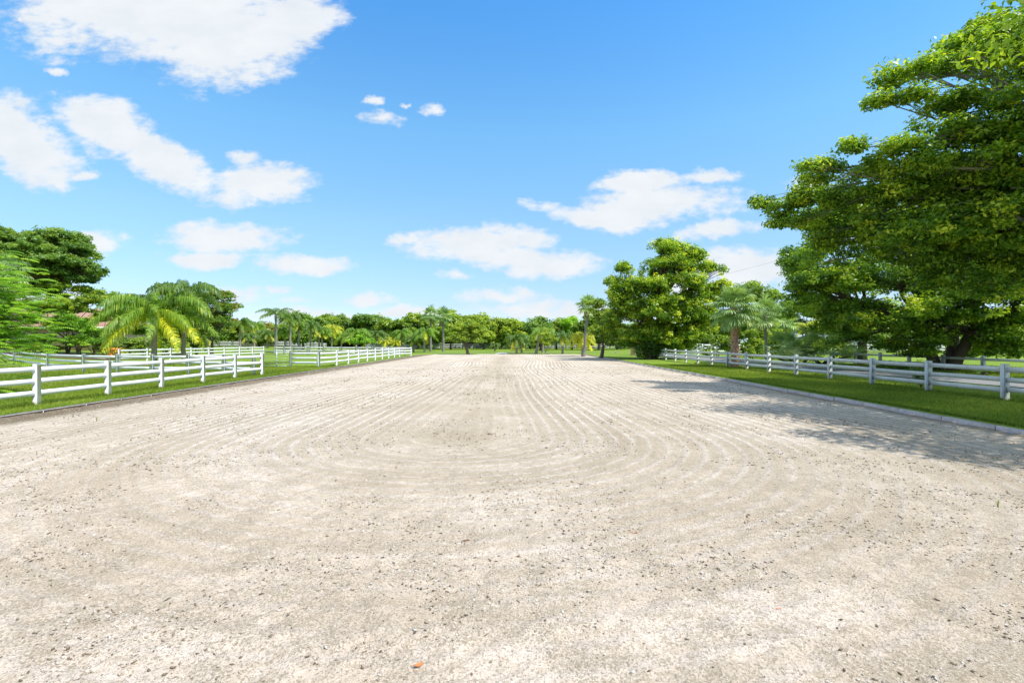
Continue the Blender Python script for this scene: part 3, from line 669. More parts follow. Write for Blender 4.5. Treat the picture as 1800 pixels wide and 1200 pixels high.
def fan_leaf(mb, hub, az, el, pet, rad, nseg=26, t0=.5, droop=.5, w=.03):
    ca, sa = cos(az), sin(az); d = np.array([cos(el)*ca, cos(el)*sa, sin(el)]); side = np.array([-sa, ca, 0]); up = np.cross(d, side); up = up if up[2] > 0 else -up
    K = 6; s = np.linspace(0, 1, K)[:, None]; P = hub+d*pet*s+np.array([0, 0, -1.])*(pet*.16*s**2); mb.tube(P, np.linspace(.022, .012, K), 4, cap=False, tint=.75)
    c = P[-1]; dd = (P[-1]-P[-2]); dd /= np.linalg.norm(dd)
    a = np.linspace(-2.2, 2.2, nseg)+rng.normal(size=nseg)*.03; r_ = rad*(1-.18*np.abs(a)/2.2)*(.92+.16*rng.random(nseg))
    dirs = np.outer(np.cos(a), dd)+np.outer(np.sin(a), side); dirs += up*(.20*np.cos(a*1.0))[:, None]*.6+up*rng.normal(size=(nseg, 1))*.05
    dirs /= np.linalg.norm(dirs, axis=1)[:, None]; perp = np.cross(dirs, up); perp /= np.linalg.norm(perp, axis=1)[:, None]
    A = np.repeat(c[None], nseg, 0); B = A+dirs*(r_*.55)[:, None]; d2 = dirs+np.array([0, 0, -1.])*droop*(.6+.8*rng.random((nseg, 1))); d2 /= np.linalg.norm(d2, axis=1)[:, None]
    Cc = B+d2*(r_*.3)[:, None]; d3 = d2+np.array([0, 0, -1.])*droop*1.4; d3 /= np.linalg.norm(d3, axis=1)[:, None]; E = Cc+d3*(r_*.22)[:, None]
    wv = perp*w
    V = np.stack([A-wv*.25, A+wv*.25, B+wv, B-wv, Cc+wv*.7, Cc-wv*.7, E+wv*.12, E-wv*.12], 1).reshape(-1, 3); i = np.arange(nseg)[:, None]*8
    F = np.concatenate([i+np.array([0, 1, 2, 3]), i+np.array([3, 2, 4, 5]), i+np.array([5, 4, 6, 7])]); tt = np.clip(t0+rng.normal(size=nseg)*.1, 0, 1); mb.add(V, F, np.tile(tt, 3))
def fan_palm(base, top, label, nf=26, pet=.9, rad=.75, r0=.18, near=True, group=None, nseg=26, name='sabal_palm', boots=False, dead=2, w=.03, lm='fan', seed=0, el=(-.7, 1.45), droop=.5):
    base = np.array(base, float); top = np.array(top, float); root = thing(name, tuple(base), label, 'palm tree', group)
    mb = MB(); P = trunk_tube(mb, base-np.array([0, 0, .1]), top, r0, r0*.85, swell=.3); mb.build('trunk', BOOT if boots else BARKG, root, smooth=True, origin=base)
    if boots:
        bt = MB(); H = top[2]-base[2]; nb = int(H/.055)
        for i in range(nb):
            t_ = (i+.5)/nb; c = base+(top-base)*t_; az = i*2.399; rr = r0*(1.0-.12*t_)
            o_ = np.array([cos(az), sin(az), 0]); sd_ = np.array([-sin(az), cos(az), 0]); a0 = c+o_*rr*.8+np.array([0, 0, -.10]); a1 = c+o_*(rr+.10+.05*rng.random())+np.array([0, 0, .12+.05*rng.random()])
            ww = .07+.03*rng.random(); lean_ = sd_*rng.normal()*.03
            V = [a0-sd_*ww, a0+sd_*ww, a1+sd_*ww*.55+lean_, a1-sd_*ww*.55+lean_, a1+sd_*ww*.4+lean_-o_*.04, a1-sd_*ww*.4+lean_-o_*.04, c+o_*rr*.75-sd_*ww+np.array([0, 0, .02]), c+o_*rr*.75+sd_*ww+np.array([0, 0, .02])]
            bt.add(V, [(0, 1, 2, 3), (3, 2, 4, 5), (5, 4, 7, 6), (0, 3, 5, 6), (1, 7, 4, 2)], rng.random())
        bt.build('boots', BOOT, root, origin=base)
    crown = MB()
    for i in range(nf):
        f = i/(nf-1); e = el[1]+(el[0]-el[1])*f**.85+rng.normal()*.1; az = i*2.399+seed
        m_ = MB() if near else crown
        fan_leaf(m_, top+np.array([0, 0, .12]), az, e, pet*(.8+.4*rng.random()), rad*(.85+.3*rng.random()), nseg, .45+.15*rng.normal()+.1*f, droop, w)
        if near: m_.build('frond', LM[lm], root, origin=base)
    if not near: crown.build('crown', LM[lm], root, origin=base)
    if dead:
        m_ = MB()
        for i in range(dead): fan_leaf(m_, top, i*2.2+seed, -1.1, pet*.7, rad*.7, nseg//2, .5, .9, w)
        m_.build('dead_frond', LM['dry'], root, origin=base)
    return root
# ------------------------------------------------------------------ right-hand trees
def G(x, y): return float(ground(x, y))
def spray(tip, root, r0, r1, n, flat=.45, jit=.3):
    out = []
    for i in range(n):
        t_ = i/(n-1); c = np.array(tip)*(1-t_)+np.array(root)*t_; r_ = r0+(r1-r0)*t_
        out.append((c+rng.normal(size=3)*jit*r_*np.array([1, 1, .4]), (r_, r_, r_*flat)))
    return out
# big spreading tree whose trunk stands just outside the frame
TA = (21.0, 14.0)
def spr(tip, root, r0, r1, n, flat): return spray(tip, root, r0*.8, r1*.72, n, flat)
lob = []
lob += spr(at(1562, 140, 16), at(1830, 70, 14.5), .75, 2.1, 6, .55)
lob += spr(at(1555, 178, 15.7), at(1830, 170, 14), .45, 1.4, 6, .38)
lob += spr(at(1672, 88, 16.5), at(1850, 40, 16), .8, 2.0, 5, .5)
lob += spr(at(1745, 50, 17), at(1850, 50, 16), .7, 1.6, 4, .6)
lob += spr(at(1505, 262, 15.2), at(1830, 215, 14), .55, 1.9, 7, .45)
lob += spr(at(1420, 298, 16.6), at(1830, 285, 14), .55, 2.1, 8, .42)
lob += spr(at(1348, 358, 19.2), at(1830, 350, 14.5), .6, 2.3, 9, .5)
lob += spr(at(1362, 392, 18.8), at(1830, 430, 14.5), .5, 2.3, 9, .5)
lob += spr(at(1420, 430, 19), at(1830, 480, 15), .7, 2.0, 7, .5)
for (x, y, D, q) in ((1700, 230, 17.5, 1.9), (1790, 230, 16.5, 2.0), (1600, 315, 18.5, 1.7), (1690, 330, 17.5, 2.1), (1780, 330, 16.5, 2.1), (1520, 350, 19.5, 1.5), (1440, 350, 20.5, 1.2), (1620, 400, 18, 1.9),
    (1540, 420, 19, 1.7), (1720, 420, 17.5, 2.0), (1800, 440, 17, 2.0), (1470, 400, 20, 1.4), (1720, 120, 18.5, 1.2), (1800, 130, 18, 1.6), (1640, 480, 19, 1.6), (1740, 500, 18, 1.7), (1450, 460, 20.5, 1.1), (1800, 75, 19, 1.4), (1378, 372, 21, .6), (1405, 345, 20.5, .7), (1440, 320, 19.5, .7)):
    lob.append((at(x, y, D-2.2), (q*.8, q*.8, q*.5)))
off = []
for i in range(44):
    a = rng.random()*2*pi; rr = 10.2*math.sqrt(rng.random()); x = TA[0]+rr*cos(a); y = TA[1]-.5+rr*.98*sin(a)
    if x*900/y < 960 : x = y*1.13+rng.random()*1.5
    z = 6.6+ (1-(rr/11)**2)*5.5+rng.random()*1.2; off.append((np.array([x, y, z]), (2.1, 2.1, 1.0)))
for y in np.arange(4.4, 14, 1.35):
    for x in np.arange(max(1.16*y+.6, 11.6), 19, 2.3): off.append((np.array([x+rng.random()*.8, y+rng.random()*.6, 7.3+rng.random()*1.6]), (1.35, 1.25, .7)))
for y in (6.2, 7.6, 9.0, 10.6, 12.0): off.append((np.array([10.7+(y-6)*.45+rng.random()*.8, y, 7.0+rng.random()*1.5]), (1.6, 1.6, .8)))
base = (TA[0], TA[1], G(*TA))
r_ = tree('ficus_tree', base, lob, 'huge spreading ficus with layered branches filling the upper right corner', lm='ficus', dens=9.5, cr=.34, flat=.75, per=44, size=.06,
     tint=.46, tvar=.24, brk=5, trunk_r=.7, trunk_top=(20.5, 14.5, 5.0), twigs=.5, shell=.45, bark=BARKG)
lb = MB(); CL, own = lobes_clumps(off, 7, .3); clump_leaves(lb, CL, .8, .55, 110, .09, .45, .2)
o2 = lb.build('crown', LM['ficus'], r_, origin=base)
# second broad tree: trunk seen behind the drive at right
def pl(*rows): return [(at(x, y, D), r_) for (x, y, D, r_) in rows]
tree('ficus_tree', (*xD(1662, 27.5), G(23.3, 27.5)), pl((1560, 400, 27, (2.6, 3, 2)), (1660, 380, 28, (3, 3, 2.2)), (1760, 400, 27, (3, 3, 2.2)), (1470, 470, 27, (2.2, 2.5, 1.5)),
    (1560, 480, 27, (3, 3, 1.6)), (1680, 480, 26, (3, 3, 1.6)), (1790, 490, 26, (2.6, 3, 1.6)), (1430, 520, 28, (1.6, 2, 1.1)), (1500, 545, 27, (2.0, 2, 1.2)), (1590, 565, 26.5, (2.2, 2, 1.1)),
    (1700, 560, 26, (2.2, 2, 1.1)), (1780, 570, 25, (1.8, 2, 1.1)), (1640, 600, 26, (1.6, 1.5, .55)), (1740, 600, 25.5, (1.6, 1.5, .6)), (1800, 606, 25, (1.4, 1.4, .6)), (1560, 598, 27.5, (1.4, 1.2, .6)), (1450, 560, 28, (1.3, 1.5, .9)), (1520, 580, 27, (1.4, 1.4, .8)), (1620, 540, 25.5, (2.2, 1.6, 1.3)), (1720, 530, 25, (2.2, 1.6, 1.3)), (1800, 540, 24.5, (2.0, 1.6, 1.3)), (1620, 620, 26.5, (1.0, 1.2, .35)), (1780, 618, 25.5, (1.3, 1.4, .4)), (1700, 590, 30, (2.5, 2, 1.2)), (1480, 600, 29, (1.3, 1.2, .5)), (1690, 622, 28, (1.6, 1.2, .4)), (1600, 600, 30, (1.8, 1.4, .7)), (1770, 605, 29, (2, 1.4, .7)), (1580, 570, 31, (2.5, 2, 1.4)), (1800, 580, 30, (2.5, 2, 1.4)), (1650, 440, 30, (4, 3, 2.5)), (1500, 590, 29, (1.2, 1.2, .5))),
    'broad dark ficus with thick dark trunk standing beyond the gravel drive', lm='ficus', dens=7.5, cr=.42, flat=.85, per=54, size=.078, brk=4, tint=.40, tvar=.2, trunk_r=.5, stems=3, trunk_top=at(1660, 585, 27.5), twigs=.4, shell=.5)
tree('shade_tree', (*xD(1515, 35), G(23.9, 35)), pl((1440, 410, 34, (2.6, 3, 2.2)), (1500, 400, 35, (3, 3, 2)), (1400, 480, 34, (2.0, 2.5, 1.6)), (1450, 490, 34, (2.4, 3, 1.6)), (1520, 500, 35, (2.6, 3, 1.6)), (1410, 545, 35, (1.4, 2, 1.2)), (1470, 550, 35, (1.8, 2, 1.1)), (1540, 555, 35, (1.8, 2, 1.1))),
    'shade tree with straight dark trunk left of the broad dark ficus', lm='ficus', dens=5, cr=.62, flat=.8, per=75, size=.095, brk=4, tint=.45, trunk_r=.3, trunk_top=at(1515, 545, 35))
# tall ficus in the middle distance
def fic(x, y, dd, r_): return (at(x, y, 46+dd), r_)
tree('tall_ficus', (12.5, 46, G(12.5, 46)), [fic(1165, 440, 0, (1.5, 2, .8)), fic(1215, 452, 0, (1.9, 2, .8)), fic(1170, 468, -1, (2.2, 2, .9)), fic(1235, 478, 0, (1.6, 2, .7)), fic(1095, 472, -1, (1.1, 1.4, .55)),
    fic(1100, 505, -1, (1.8, 2, .9)), fic(1150, 505, -2, (2.2, 2, 1.0)), fic(1210, 510, -2, (2.4, 2, 1.2)), fic(1262, 508, 0, (1.3, 2, .8)), fic(1085, 535, 0, (1.5, 2, 1.0)), fic(1130, 545, -2, (2.0, 2, 1.1)), fic(1190, 550, -2.4, (2.4, 2, 1.3)),
    fic(1245, 545, -1, (1.9, 2, 1.2)), fic(1080, 575, 0, (1.2, 2, 1.0)), fic(1115, 585, -1, (1.4, 2, 1.0)), fic(1165, 590, -2, (1.8, 2, 1.1)), fic(1215, 592, -1, (1.7, 2, 1.0)), fic(1180, 615, -1, (1.3, 1.5, .55)), fic(1210, 612, -.5, (1.2, 1.4, .5)), fic(1150, 560, 1, (3, 2, 2)), fic(1140, 622, 0, (.9, 1, .6)), fic(1160, 480, 2, (2.5, 2, 1.6)), fic(1165, 530, -2, (3.4, 2, 2.2)), fic(1110, 555, -1, (2.2, 2, 1.8)), fic(1225, 560, -1, (2.4, 2, 1.9)), fic(1180, 590, 1, (2.6, 2, 1.3)), fic(1105, 600, 0, (1.5, 1.6, .9)), fic(1190, 455, 1, (2.4, 2, 1.3)), fic(1250, 520, 1, (2, 2, 1.4))],
    'tall full ficus with dark drooping foliage beside the end of the right fence', lm='ficus', dens=9, cr=.36, flat=1.0, per=36, size=.095, brk=4, bq=.52, tint=.52, tvar=.24, trunk_r=.5, stems=3, trunk_top=at(1148, 590, 46), shell=.6)
tree('small_tree', (*xD(1057, 51), .1), pl((1050, 540, 51, (1.0, 1.2, .9)), (1068, 560, 51, (1.3, 1.3, 1.2)), (1050, 585, 51, (1.1, 1.2, .9)), (1075, 590, 51, (1.1, 1.2, .9)), (1085, 605, 50, (1, 1, .5))),
    'small green tree with dark trunk left of the tall full ficus', lm='mid', dens=9, cr=.45, per=55, size=.11, tint=.6, trunk_r=.2)
fan_palm((13.3, 30.5, G(13.3, 30.5)), (13.2, 30.4, 3.6), 'sabal palm with rough crisscross booted trunk beside the right fence', nf=34, pet=.85, rad=.82, r0=.22, boots=True, dead=0, nseg=30, w=.042, el=(-.75, 1.4), droop=.42)
fan_palm((*xD(1348, 41), .1), (*xD(1345, 41), 3.8), 'slender trunk palm with yellowing fans right of the booted sabal palm', nf=20, pet=.9, rad=.85, r0=.12, nseg=20, w=.05, seed=1.1, lm='fan', dead=4)
feather_palm((*xD(1322, 50), .1), (*xD(1325, 50), 3.4), 'green palm behind the booted sabal palm', nf=14, length=2.4, leaflet=.45, n=26, lm='palm', near=False, ny=1, w=.05)
fan_palm((*xD(1375, 54), .1), (*xD(1378, 54), 3.6), 'far fan palm between slender trunk palm and palmetto thicket', nf=22, pet=1.0, rad=.9, near=False, nseg=16, w=.06, seed=2)
feather_palm((*xD(1420, 56), .1), (*xD(1418, 56), 3.2), 'golden palm behind the palmetto thicket, left one', nf=14, length=2.1, leaflet=.4, n=24, lm='palmyel', near=False, ny=4, w=.05, seed=.4)
feather_palm((*xD(1448, 58), .1), (*xD(1447, 58), 3.6), 'golden palm behind the palmetto thicket, right one near the shade tree', nf=14, length=2.2, leaflet=.4, n=24, lm='palmyel', near=False, ny=4, w=.05, seed=2.4)
feather_palm((*xD(1478, 60), .1), (*xD(1464, 60), 3.9), 'leaning pale trunk palm beyond the drive, left of the shade tree', nf=14, length=2.2, leaflet=.4, n=24, lm='palm', near=False, ny=2, w=.05, seed=3.3, r0=.19)
feather_palm((*xD(1500, 48), .1), (*xD(1487, 48), 3.6), 'leaning pale trunk palm close to the shade tree trunk', nf=14, length=1.9, leaflet=.4, n=24, lm='palm', near=False, ny=2, w=.05, seed=5, r0=.17)
tree('background_tree', (*xD(1340, 70), .1), pl((1290, 530, 70, (2.4, 2, 2.0)), (1320, 520, 70, (2.6, 2, 2.0)), (1352, 535, 70, (2.6, 2, 2.2)), (1310, 565, 70, (3, 2, 2)), (1350, 570, 70, (3, 2, 2))),
    'rounded green tree behind the sabal palms', lm='mid', dens=5, cr=.8, per=45, size=.17, trunk_r=.25)
tree('background_tree', (*xD(1410, 75), .1), pl((1385, 550, 75, (2.6, 2, 2.0)), (1425, 540, 75, (3.0, 2, 2.2)), (1465, 550, 75, (2.6, 2, 2.2)), (1400, 580, 75, (3, 2, 1.6)), (1450, 580, 75, (3, 2, 1.6))),
    'dark green tree behind the golden palms', lm='dark', dens=5, cr=.8, per=45, size=.18, trunk_r=.25)
for i, (x, y, D, lab) in enumerate([(1262, 590, 72, 'small yellow green tree seen under the right side of the tall ficus'), (1240, 596, 78, 'low bush like tree beyond the grey green bar gate'),
     (1560, 585, 82, 'tree beyond the bright white paddock fence, under the canopy'), (1740, 582, 80, 'pale green tree in far sun behind the broad dark ficus'), (1690, 588, 88, 'yellow green bush like tree behind the thick dark trunk'), (1790, 585, 74, 'sunlit tree at the far right edge beyond the fences')]):
    tree('background_tree', (*xD(x, D), .1), pl((x-12, y, D, (2, 2, 1.4)), (x+12, y-6, D, (2.2, 2, 1.6)), (x, y-12, D, (1.8, 2, 1.2))), lab, lm='olive', dens=6, cr=.7, per=45, size=.17, trunk_r=.18, tint=.6)
for (x, y, D, r_, lm_, ti, lab) in ((1140, 610, 44.5, (1.3, 1.0, 1.7), 'dark', .3, 'dark suckering shrub wrapped round the base of the tall ficus'),
    (1262, 618, 52, (1.8, 1.2, 1.7), 'mid', .5, 'bushy green shrub left of the booted sabal palm'), (1322, 612, 44, (1.5, 1.2, 1.5), 'olive', .5, 'yellow green shrub just right of the booted sabal palm'),
    (1345, 608, 50, (2.0, 1.4, 2.0), 'mid', .45, 'tall shrub behind the slender trunk palm'), (1372, 605, 47, (1.6, 1.4, 1.8), 'olive', .6, 'light shrub left of the pale palmetto'), (1480, 610, 42, (1.0, 1.0, 1.2), 'mid', .5, 'shrub right of the big dark palmetto'),
    (1232, 612, 76, (2.2, 1.2, 1.6), 'mid', .5, 'far shrub beyond the bar gate'), (1560, 606, 70, (2.4, 1.4, 1.6), 'mid', .5, 'far shrub beyond the bright white paddock fence'), (1700, 606, 66, (2.4, 1.4, 1.6), 'olive', .5, 'far shrub in sun right of the thick dark trunk')):
    p_ = xD(x, D); b_ = np.array([*p_, .1]); rr_ = np.array(r_)
    tree('leafy_shrub', b_, [(b_+np.array([q, 0, rr_[2]*.62]), rr_*np.array([.62, .8, .7])) for q in (-.45*r_[0], .45*r_[0])]+[(b_+np.array([0, 0, rr_[2]]), rr_*.6)], lab, cat='shrub', lm=lm_, brk=3, dens=8, cr=.4, flat=.9, per=50, size=.11, tint=ti, trunk_r=.08, stems=3)
# far trees closing the horizon behind the right paddock
for i, (x, y, D, s_, lab) in enumerate([(1245, 575, 118, 3.2, 'far tree behind the pale building'), (1300, 572, 122, 3.4, 'far tree behind the rounded green tree'), (1350, 570, 125, 3.6, 'far dark tree behind the slender trunk palm'),
    (1480, 572, 120, 3.6, 'far tree left of the white walled house'), (1545, 570, 124, 4, 'far tree behind the white walled house'), (1610, 572, 120, 4, 'far tree beyond the thick dark trunk, left side'),
    (1680, 568, 118, 4, 'far tree beyond the thick dark trunk, right side'), (1750, 568, 115, 4, 'far tree beyond the right paddock near the frame edge'), (1815, 565, 112, 4, 'last far tree of the right paddock')]):
    tree('background_tree', (*xD(x, D), .1), pl((x-24, y+8, D, (s_, 2, 2.2)), (x+22, y+6, D, (s_, 2, 2.4)), (x, y-6, D, (s_, 2, 2.4)), (x, y+20, D, (s_, 2, 1.6))), lab, lm='mid', dens=4.2, cr=1.0, per=45, size=.26, trunk_r=.25, tint=.4)

# palmetto thicket, cycads and weeds on the right
def fan_shrub(x, D, n, rad, pet, label, name='palmetto_shrub', lm='fan', spread=1.0, nseg=20, zs=.5):
    p = xD(x, D); g = G(*p); base = np.array([p[0], p[1], g]); root = thing(name, tuple(base), label, 'shrub')
    mb = MB()
    for i in range(n):
        q = base+np.array([rng.normal()*spread, rng.normal()*spread*.6, zs*rng.random()]); fan_leaf(mb, q, rng.random()*2*pi, .1+1.2*rng.random(), pet*(.7+.6*rng.random()), rad*(.8+.4*rng.random()), nseg, .5+.2*rng.normal(), .25, .03)
    mb.build('leaves', LM[lm], root, origin=base); s_ = MB()
    for i in range(5):
        q = np.array([rng.normal()*spread*.6, rng.normal()*spread*.4, 0]); s_.tube(curve(np.array([0, 0, -.05]), q*1.3+np.array([0, 0, .55]), 0, 4, .1), [.09, .08, .08, .06], 6)
    s_.build('stems', BARK, root, smooth=True); return root
fan_shrub(1395, 35, 46, .65, .9, 'pale green palmetto shrub at the left of the thicket beyond the drive', spread=.7, zs=1.5)
fan_shrub(1445, 35.5, 70, .7, 1.0, 'big dark palmetto shrub right of the pale green one', spread=1.0, zs=1.8)
def spiky(x, D, n, ln, label, name='cycad', mat='dark', wide=.03, e0=.25):
    p = xD(x, D); g = G(*p); base = np.array([p[0], p[1], g]); root = thing(name, tuple(base), label, 'plant'); mb = MB()
    for i in range(n):
        P, V, F, tt = frond_geo(22, ln*(.7+.5*rng.random()), e0+1.1*rng.random(), i*2.399, .5, ln*.2, .35, .1, .1, wide, base+np.array([0, 0, .12])); mb.add(V, F, tt); mb.tube(P, np.linspace(.012, .004, len(P)), 3, cap=False, tint=.6)
    mb.build('fronds', LM[mat], root, origin=base); s_ = MB(); s_.tube([(0, 0, -.05), (0, 0, .12), (0, 0, .2)], [.12, .13, .05], 8); s_.build('stem', BARK, root)
spiky(1585, 25.5, 24, 1.0, 'dark spiky cycad beyond the drive, nearer the thick trunk')
spiky(1556, 27.5, 18, .8, 'smaller dark cycad left of the spiky cycad')
spiky(1625, 27.5, 20, .9, 'low dark cycad against the thick dark trunk')
spiky(1730, 23.5, 10, .5, 'small spiky seedling beyond the low weathered fence')
def weed(x, D, label, h=.75, n=14):
    p = xD(x, D); g = G(*p); base = np.array([p[0], p[1], g]); root = thing('weed_plant', tuple(base), label, 'plant'); s_ = MB(); mb = MB()
    for i in range(n):
        az = rng.random()*2*pi; t_ = h*(.5+.7*rng.random()); e = base+np.array([cos(az)*t_*.4, sin(az)*t_*.3, t_]); P = curve(base, e, .05, 5, .06); s_.tube(P, np.linspace(.009, .003, 5), 4, cap=False)
        for k in range(2, 5):
            q = np.repeat(P[k][None], 7, 0)+rng.normal(size=(7, 3))*.05; leaves(mb, q, rng.normal(size=(7, 3))+np.array([0, 0, .5]), .075, rng.random(7)*.6, .16)
    s_.build('stems', BARK, root, origin=base); mb.build('leaves', LM['dark'], root, origin=base)
weed(1619, 17.0, 'scrappy dark weed growing against the weathered right fence', .72, 16)
weed(1404, 14.5, 'x', .2, 0) if False else None

# ------------------------------------------------------------------ left side trees
# feathery bright tree at the left edge
def feathery():
    base = np.array([-19.2, 15.5, G(-19.2, 15.5)]); root = thing('feathery_tree', tuple(base), 'bright green feathery leaved tree leaning in at the left edge', 'tree')
    tr = MB(); hub = base+np.array([.6, 0, 1.9]); tr.tube(curve(base-np.array([0, 0, .1]), hub, 0, 6, .05), np.linspace(.2, .13, 6), 9)
    mb = MB()
    tips = [(70, 520, 15.5), (85, 548, 15.5), (72, 580, 15), (88, 598, 15.5), (75, 575, 16), (62, 500, 16), (40, 480, 16), (20, 470, 16), (45, 610, 15), (60, 622, 14.8), (30, 635, 14.5), (15, 650, 14.6), (10, 620, 15), (50, 560, 15), (30, 530, 15.5), (20, 590, 15.2), (-20, 500, 16), (-20, 560, 15), (-30, 620, 15), (40, 540, 16), (60, 560, 15.6), (0, 480, 16.5), (66, 612, 15.3), (40, 585, 15.8), (25, 560, 15), (48, 512, 15.3), (78, 535, 16), (18, 610, 14.7)]
    for (x, y, D) in tips:
        tip = at(x, y, D); br = curve(hub+rng.normal(size=3)*.1, tip+np.array([-.3, 0, .1]), .10, 9, .04); tr.tube(br, np.linspace(.045, .008, 9), 5, cap=False)
        for k in range(3, 9):
            for j in range(6):
                az = rng.normal()*.9+(0 if k > 4 else rng.normal()*1.5); L_ = .42+.25*rng.random()
                P, V, F, tt = frond_geo(13, L_, .35+.2*rng.normal(), az, .45, .001, .5, .1, .2, .01, br[k]+rng.normal(size=3)*.22)
                s = np.linspace(0, 1, 12); side = np.array([-sin(az), cos(az), 0.])
                t0 = np.clip(.5+.2*rng.normal(), .05, .95)
                for sg in (-1, 1):
                    for q in range(2, 12):
                        ln = .17*sin(pi*min(1, (q+1)/13))**.5; d = side*sg*.9+(P[min(q+1, 11)]-P[q-1])/np.linalg.norm(P[min(q+1, 11)]-P[q-1])*.5+np.array([0, 0, -.25]); d /= np.linalg.norm(d)
                        tt_ = np.cross(d, [0, 0, 1.]); tt_ /= np.linalg.norm(tt_)+1e-6
                        a = P[q]; b_ = a+d*ln*.6; c_ = a+d*ln+np.array([0, 0, -.02]); w_ = .021
                        mb.add([a, b_+tt_*w_*.8, c_, b_-tt_*w_*.8], [(0, 1, 2, 3)], t0+.08*rng.normal())
    tr.build('trunk', BARK, root, smooth=True, origin=base); mb.build('crown', LM['bright'], root, origin=base)
feathery()
tree('spreading_tree', (*xD(-10, 52), .2), pl((-30, 430, 50, (4, 4, 1.8)), (40, 415, 50, (2.6, 3, .9)), (85, 425, 50, (2.6, 3, .9)), (115, 440, 50, (2.2, 3, .8)), (60, 450, 49, (3.2, 3, 1)), (20, 450, 49, (3, 3, 1.3)), (120, 465, 50, (2, 3, .7)), (155, 468, 50, (1.4, 2, .45)), (170, 476, 50, (.8, 1, .3)), (90, 480, 49, (2.6, 3, .9)), (135, 488, 50, (1.7, 2, .5)), (145, 440, 50, (.9, 1.5, .4)), (40, 490, 50, (4, 3, 1.6)), (-20, 400, 51, (2.6, 3, .9)), (60, 440, 51, (4, 3, 2)), (100, 462, 51, (3, 3, 1.6)), (10, 470, 51, (4, 3, 2)), (125, 475, 51, (2.4, 2, 1.1)), (70, 490, 51, (4, 3, 1.4))),
    'large dark green spreading tree behind the left house, tallest on the left', lm='dark', brk=4, bq=.5, dens=6.5, cr=.42, flat=.8, per=46, size=.12, tint=.62, trunk_r=.5, shell=.45, trunk_top=at(20, 520, 50), twigs=.6)
fan_palm((*xD(-12, 33), .1), (*xD(2, 33), 6.0), 'pale fan palm crown at the left edge above the feathery tree', nf=28, pet=1.0, rad=.9, nseg=28, w=.028, seed=1, droop=.9, dead=0, el=(-1.0, 1.3))
tree('olive_tree', (*xD(118, 50), G(*xD(118, 50))), pl((80, 510, 50, (1.6, 2, 1.1)), (120, 508, 50, (1.8, 2, 1.1)), (165, 525, 50, (1.6, 2, 1.1)), (190, 545, 50, (1.1, 1.6, 1.0)), (75, 540, 50, (1.5, 2, 1.1)), (125, 545, 49, (2.2, 2, 1.2)), (175, 560, 50, (1.5, 2, 1.0)), (60, 560, 50, (.9, 1.5, .8)), (100, 565, 50, (1.7, 2, .9)), (150, 575, 50, (1.8, 2, .8))),
    'yellowish olive green dense tree in the mulch bed left of the queen palms', lm='olive', dens=12, cr=.28, flat=.95, brk=4, per=38, size=.10, tint=.55, trunk_r=.16, stems=3, twigs=.2)
tree('broadleaf_shrub', (*xD(140, 47.5), G(*xD(140, 47.5))), pl((120, 560, 47.5, (.9, 1, .7)), (105, 580, 47.5, (.9, 1, .8)), (140, 575, 47.5, (1.2, 1.2, .9)), (165, 588, 47.5, (1.0, 1, .8)), (115, 600, 47.2, (1.0, 1, .55)), (150, 603, 47, (1.2, 1, .5)), (175, 600, 47.2, (.7, .9, .5)), (90, 598, 47.5, (.7, .8, .55))),
    'glossy deep green shrub below the olive tree in the mulch bed', cat='shrub', lm='bright', dens=13, cr=.35, flat=.7, per=48, size=.085, tint=.3, tvar=.25, trunk_r=.09, stems=4, fork=.3)
tree('background_tree', (*xD(215, 74), .4), pl((175, 525, 74, (2.0, 2, 1.4)), (205, 530, 74, (2.0, 2, 1.4)), (240, 535, 74, (2.0, 2, 1.4)), (270, 545, 74, (2.0, 2, 1.4))),
    'greyish tree top showing between olive tree and queen palm', lm='mid', dens=6, cr=.7, per=45, size=.15, tint=.45, trunk_r=.2)
# low planting along the house
def bush(x, y, D, r_, label, lm='mid', tint=.5, size=.09, name='bush', per=48, dens=18, cr=.3):
    p = xD(x, D); g = G(*p); base = np.array([p[0], p[1], g]); root = thing(name, tuple(base), label, 'bush'); s_ = MB()
    rr = np.array(r_, float); lob_ = [(base+np.array([rng.normal()*rr[0]*.3, rng.normal()*.2, rr[2]*.75]), rr*.8) for _ in range(3)]
    CL, own = lobes_clumps(lob_, dens, .5); mb = MB(); clump_leaves(mb, CL, cr, .7, per, size, tint, .2, .5); mb.build('foliage', LM[lm], root, origin=base)
    for q in CL[:12]: s_.tube(curve(base-np.array([0, 0, .05]), q, 0, 4, .08), np.linspace(.03, .01, 4), 4, cap=False)
    s_.build('stems', BARK, root, origin=base); return root
bush(62, 605, 48.5, (.9, .7, .7), 'yellow leaved bush at the left end of the mulch bed', 'croton', .35)
bush(95, 608, 49, (.8, .7, .55), 'low green bush right of the yellow leaved bush', 'mid', .6)
bush(30, 608, 49, (1.2, .7, .8), 'green bush below the house window at far left', 'mid', .4)
bush(190, 600, 48, (1.3, .9, 1.2), 'deep green shrub between the glossy shrub and the croton bush', 'mid', .45)
bush(207, 604, 47, (.55, .5, .75), 'orange and yellow croton bush left of the hedge', 'croton', .75)
bush(228, 600, 50, (1.2, .9, 1.35), 'dark hedge bush right of the croton under the tiled roof', 'dark', .6)
bush(252, 600, 50, (1.2, .9, 1.5), 'green hedge bush behind the near queen palm trunk', 'mid', .6)
bush(285, 600, 51, (1.4, .9, 1.6), 'rounded hedge bush between the two queen palm trunks', 'mid', .5)
bush(312, 602, 52, (1.2, .9, 1.4), 'yellowish hedge bush behind the taller queen palm', 'olive', .6)
bush(345, 600, 58, (1.6, .9, 1.5), 'hedge bush right of the taller queen palm trunk', 'mid', .4)
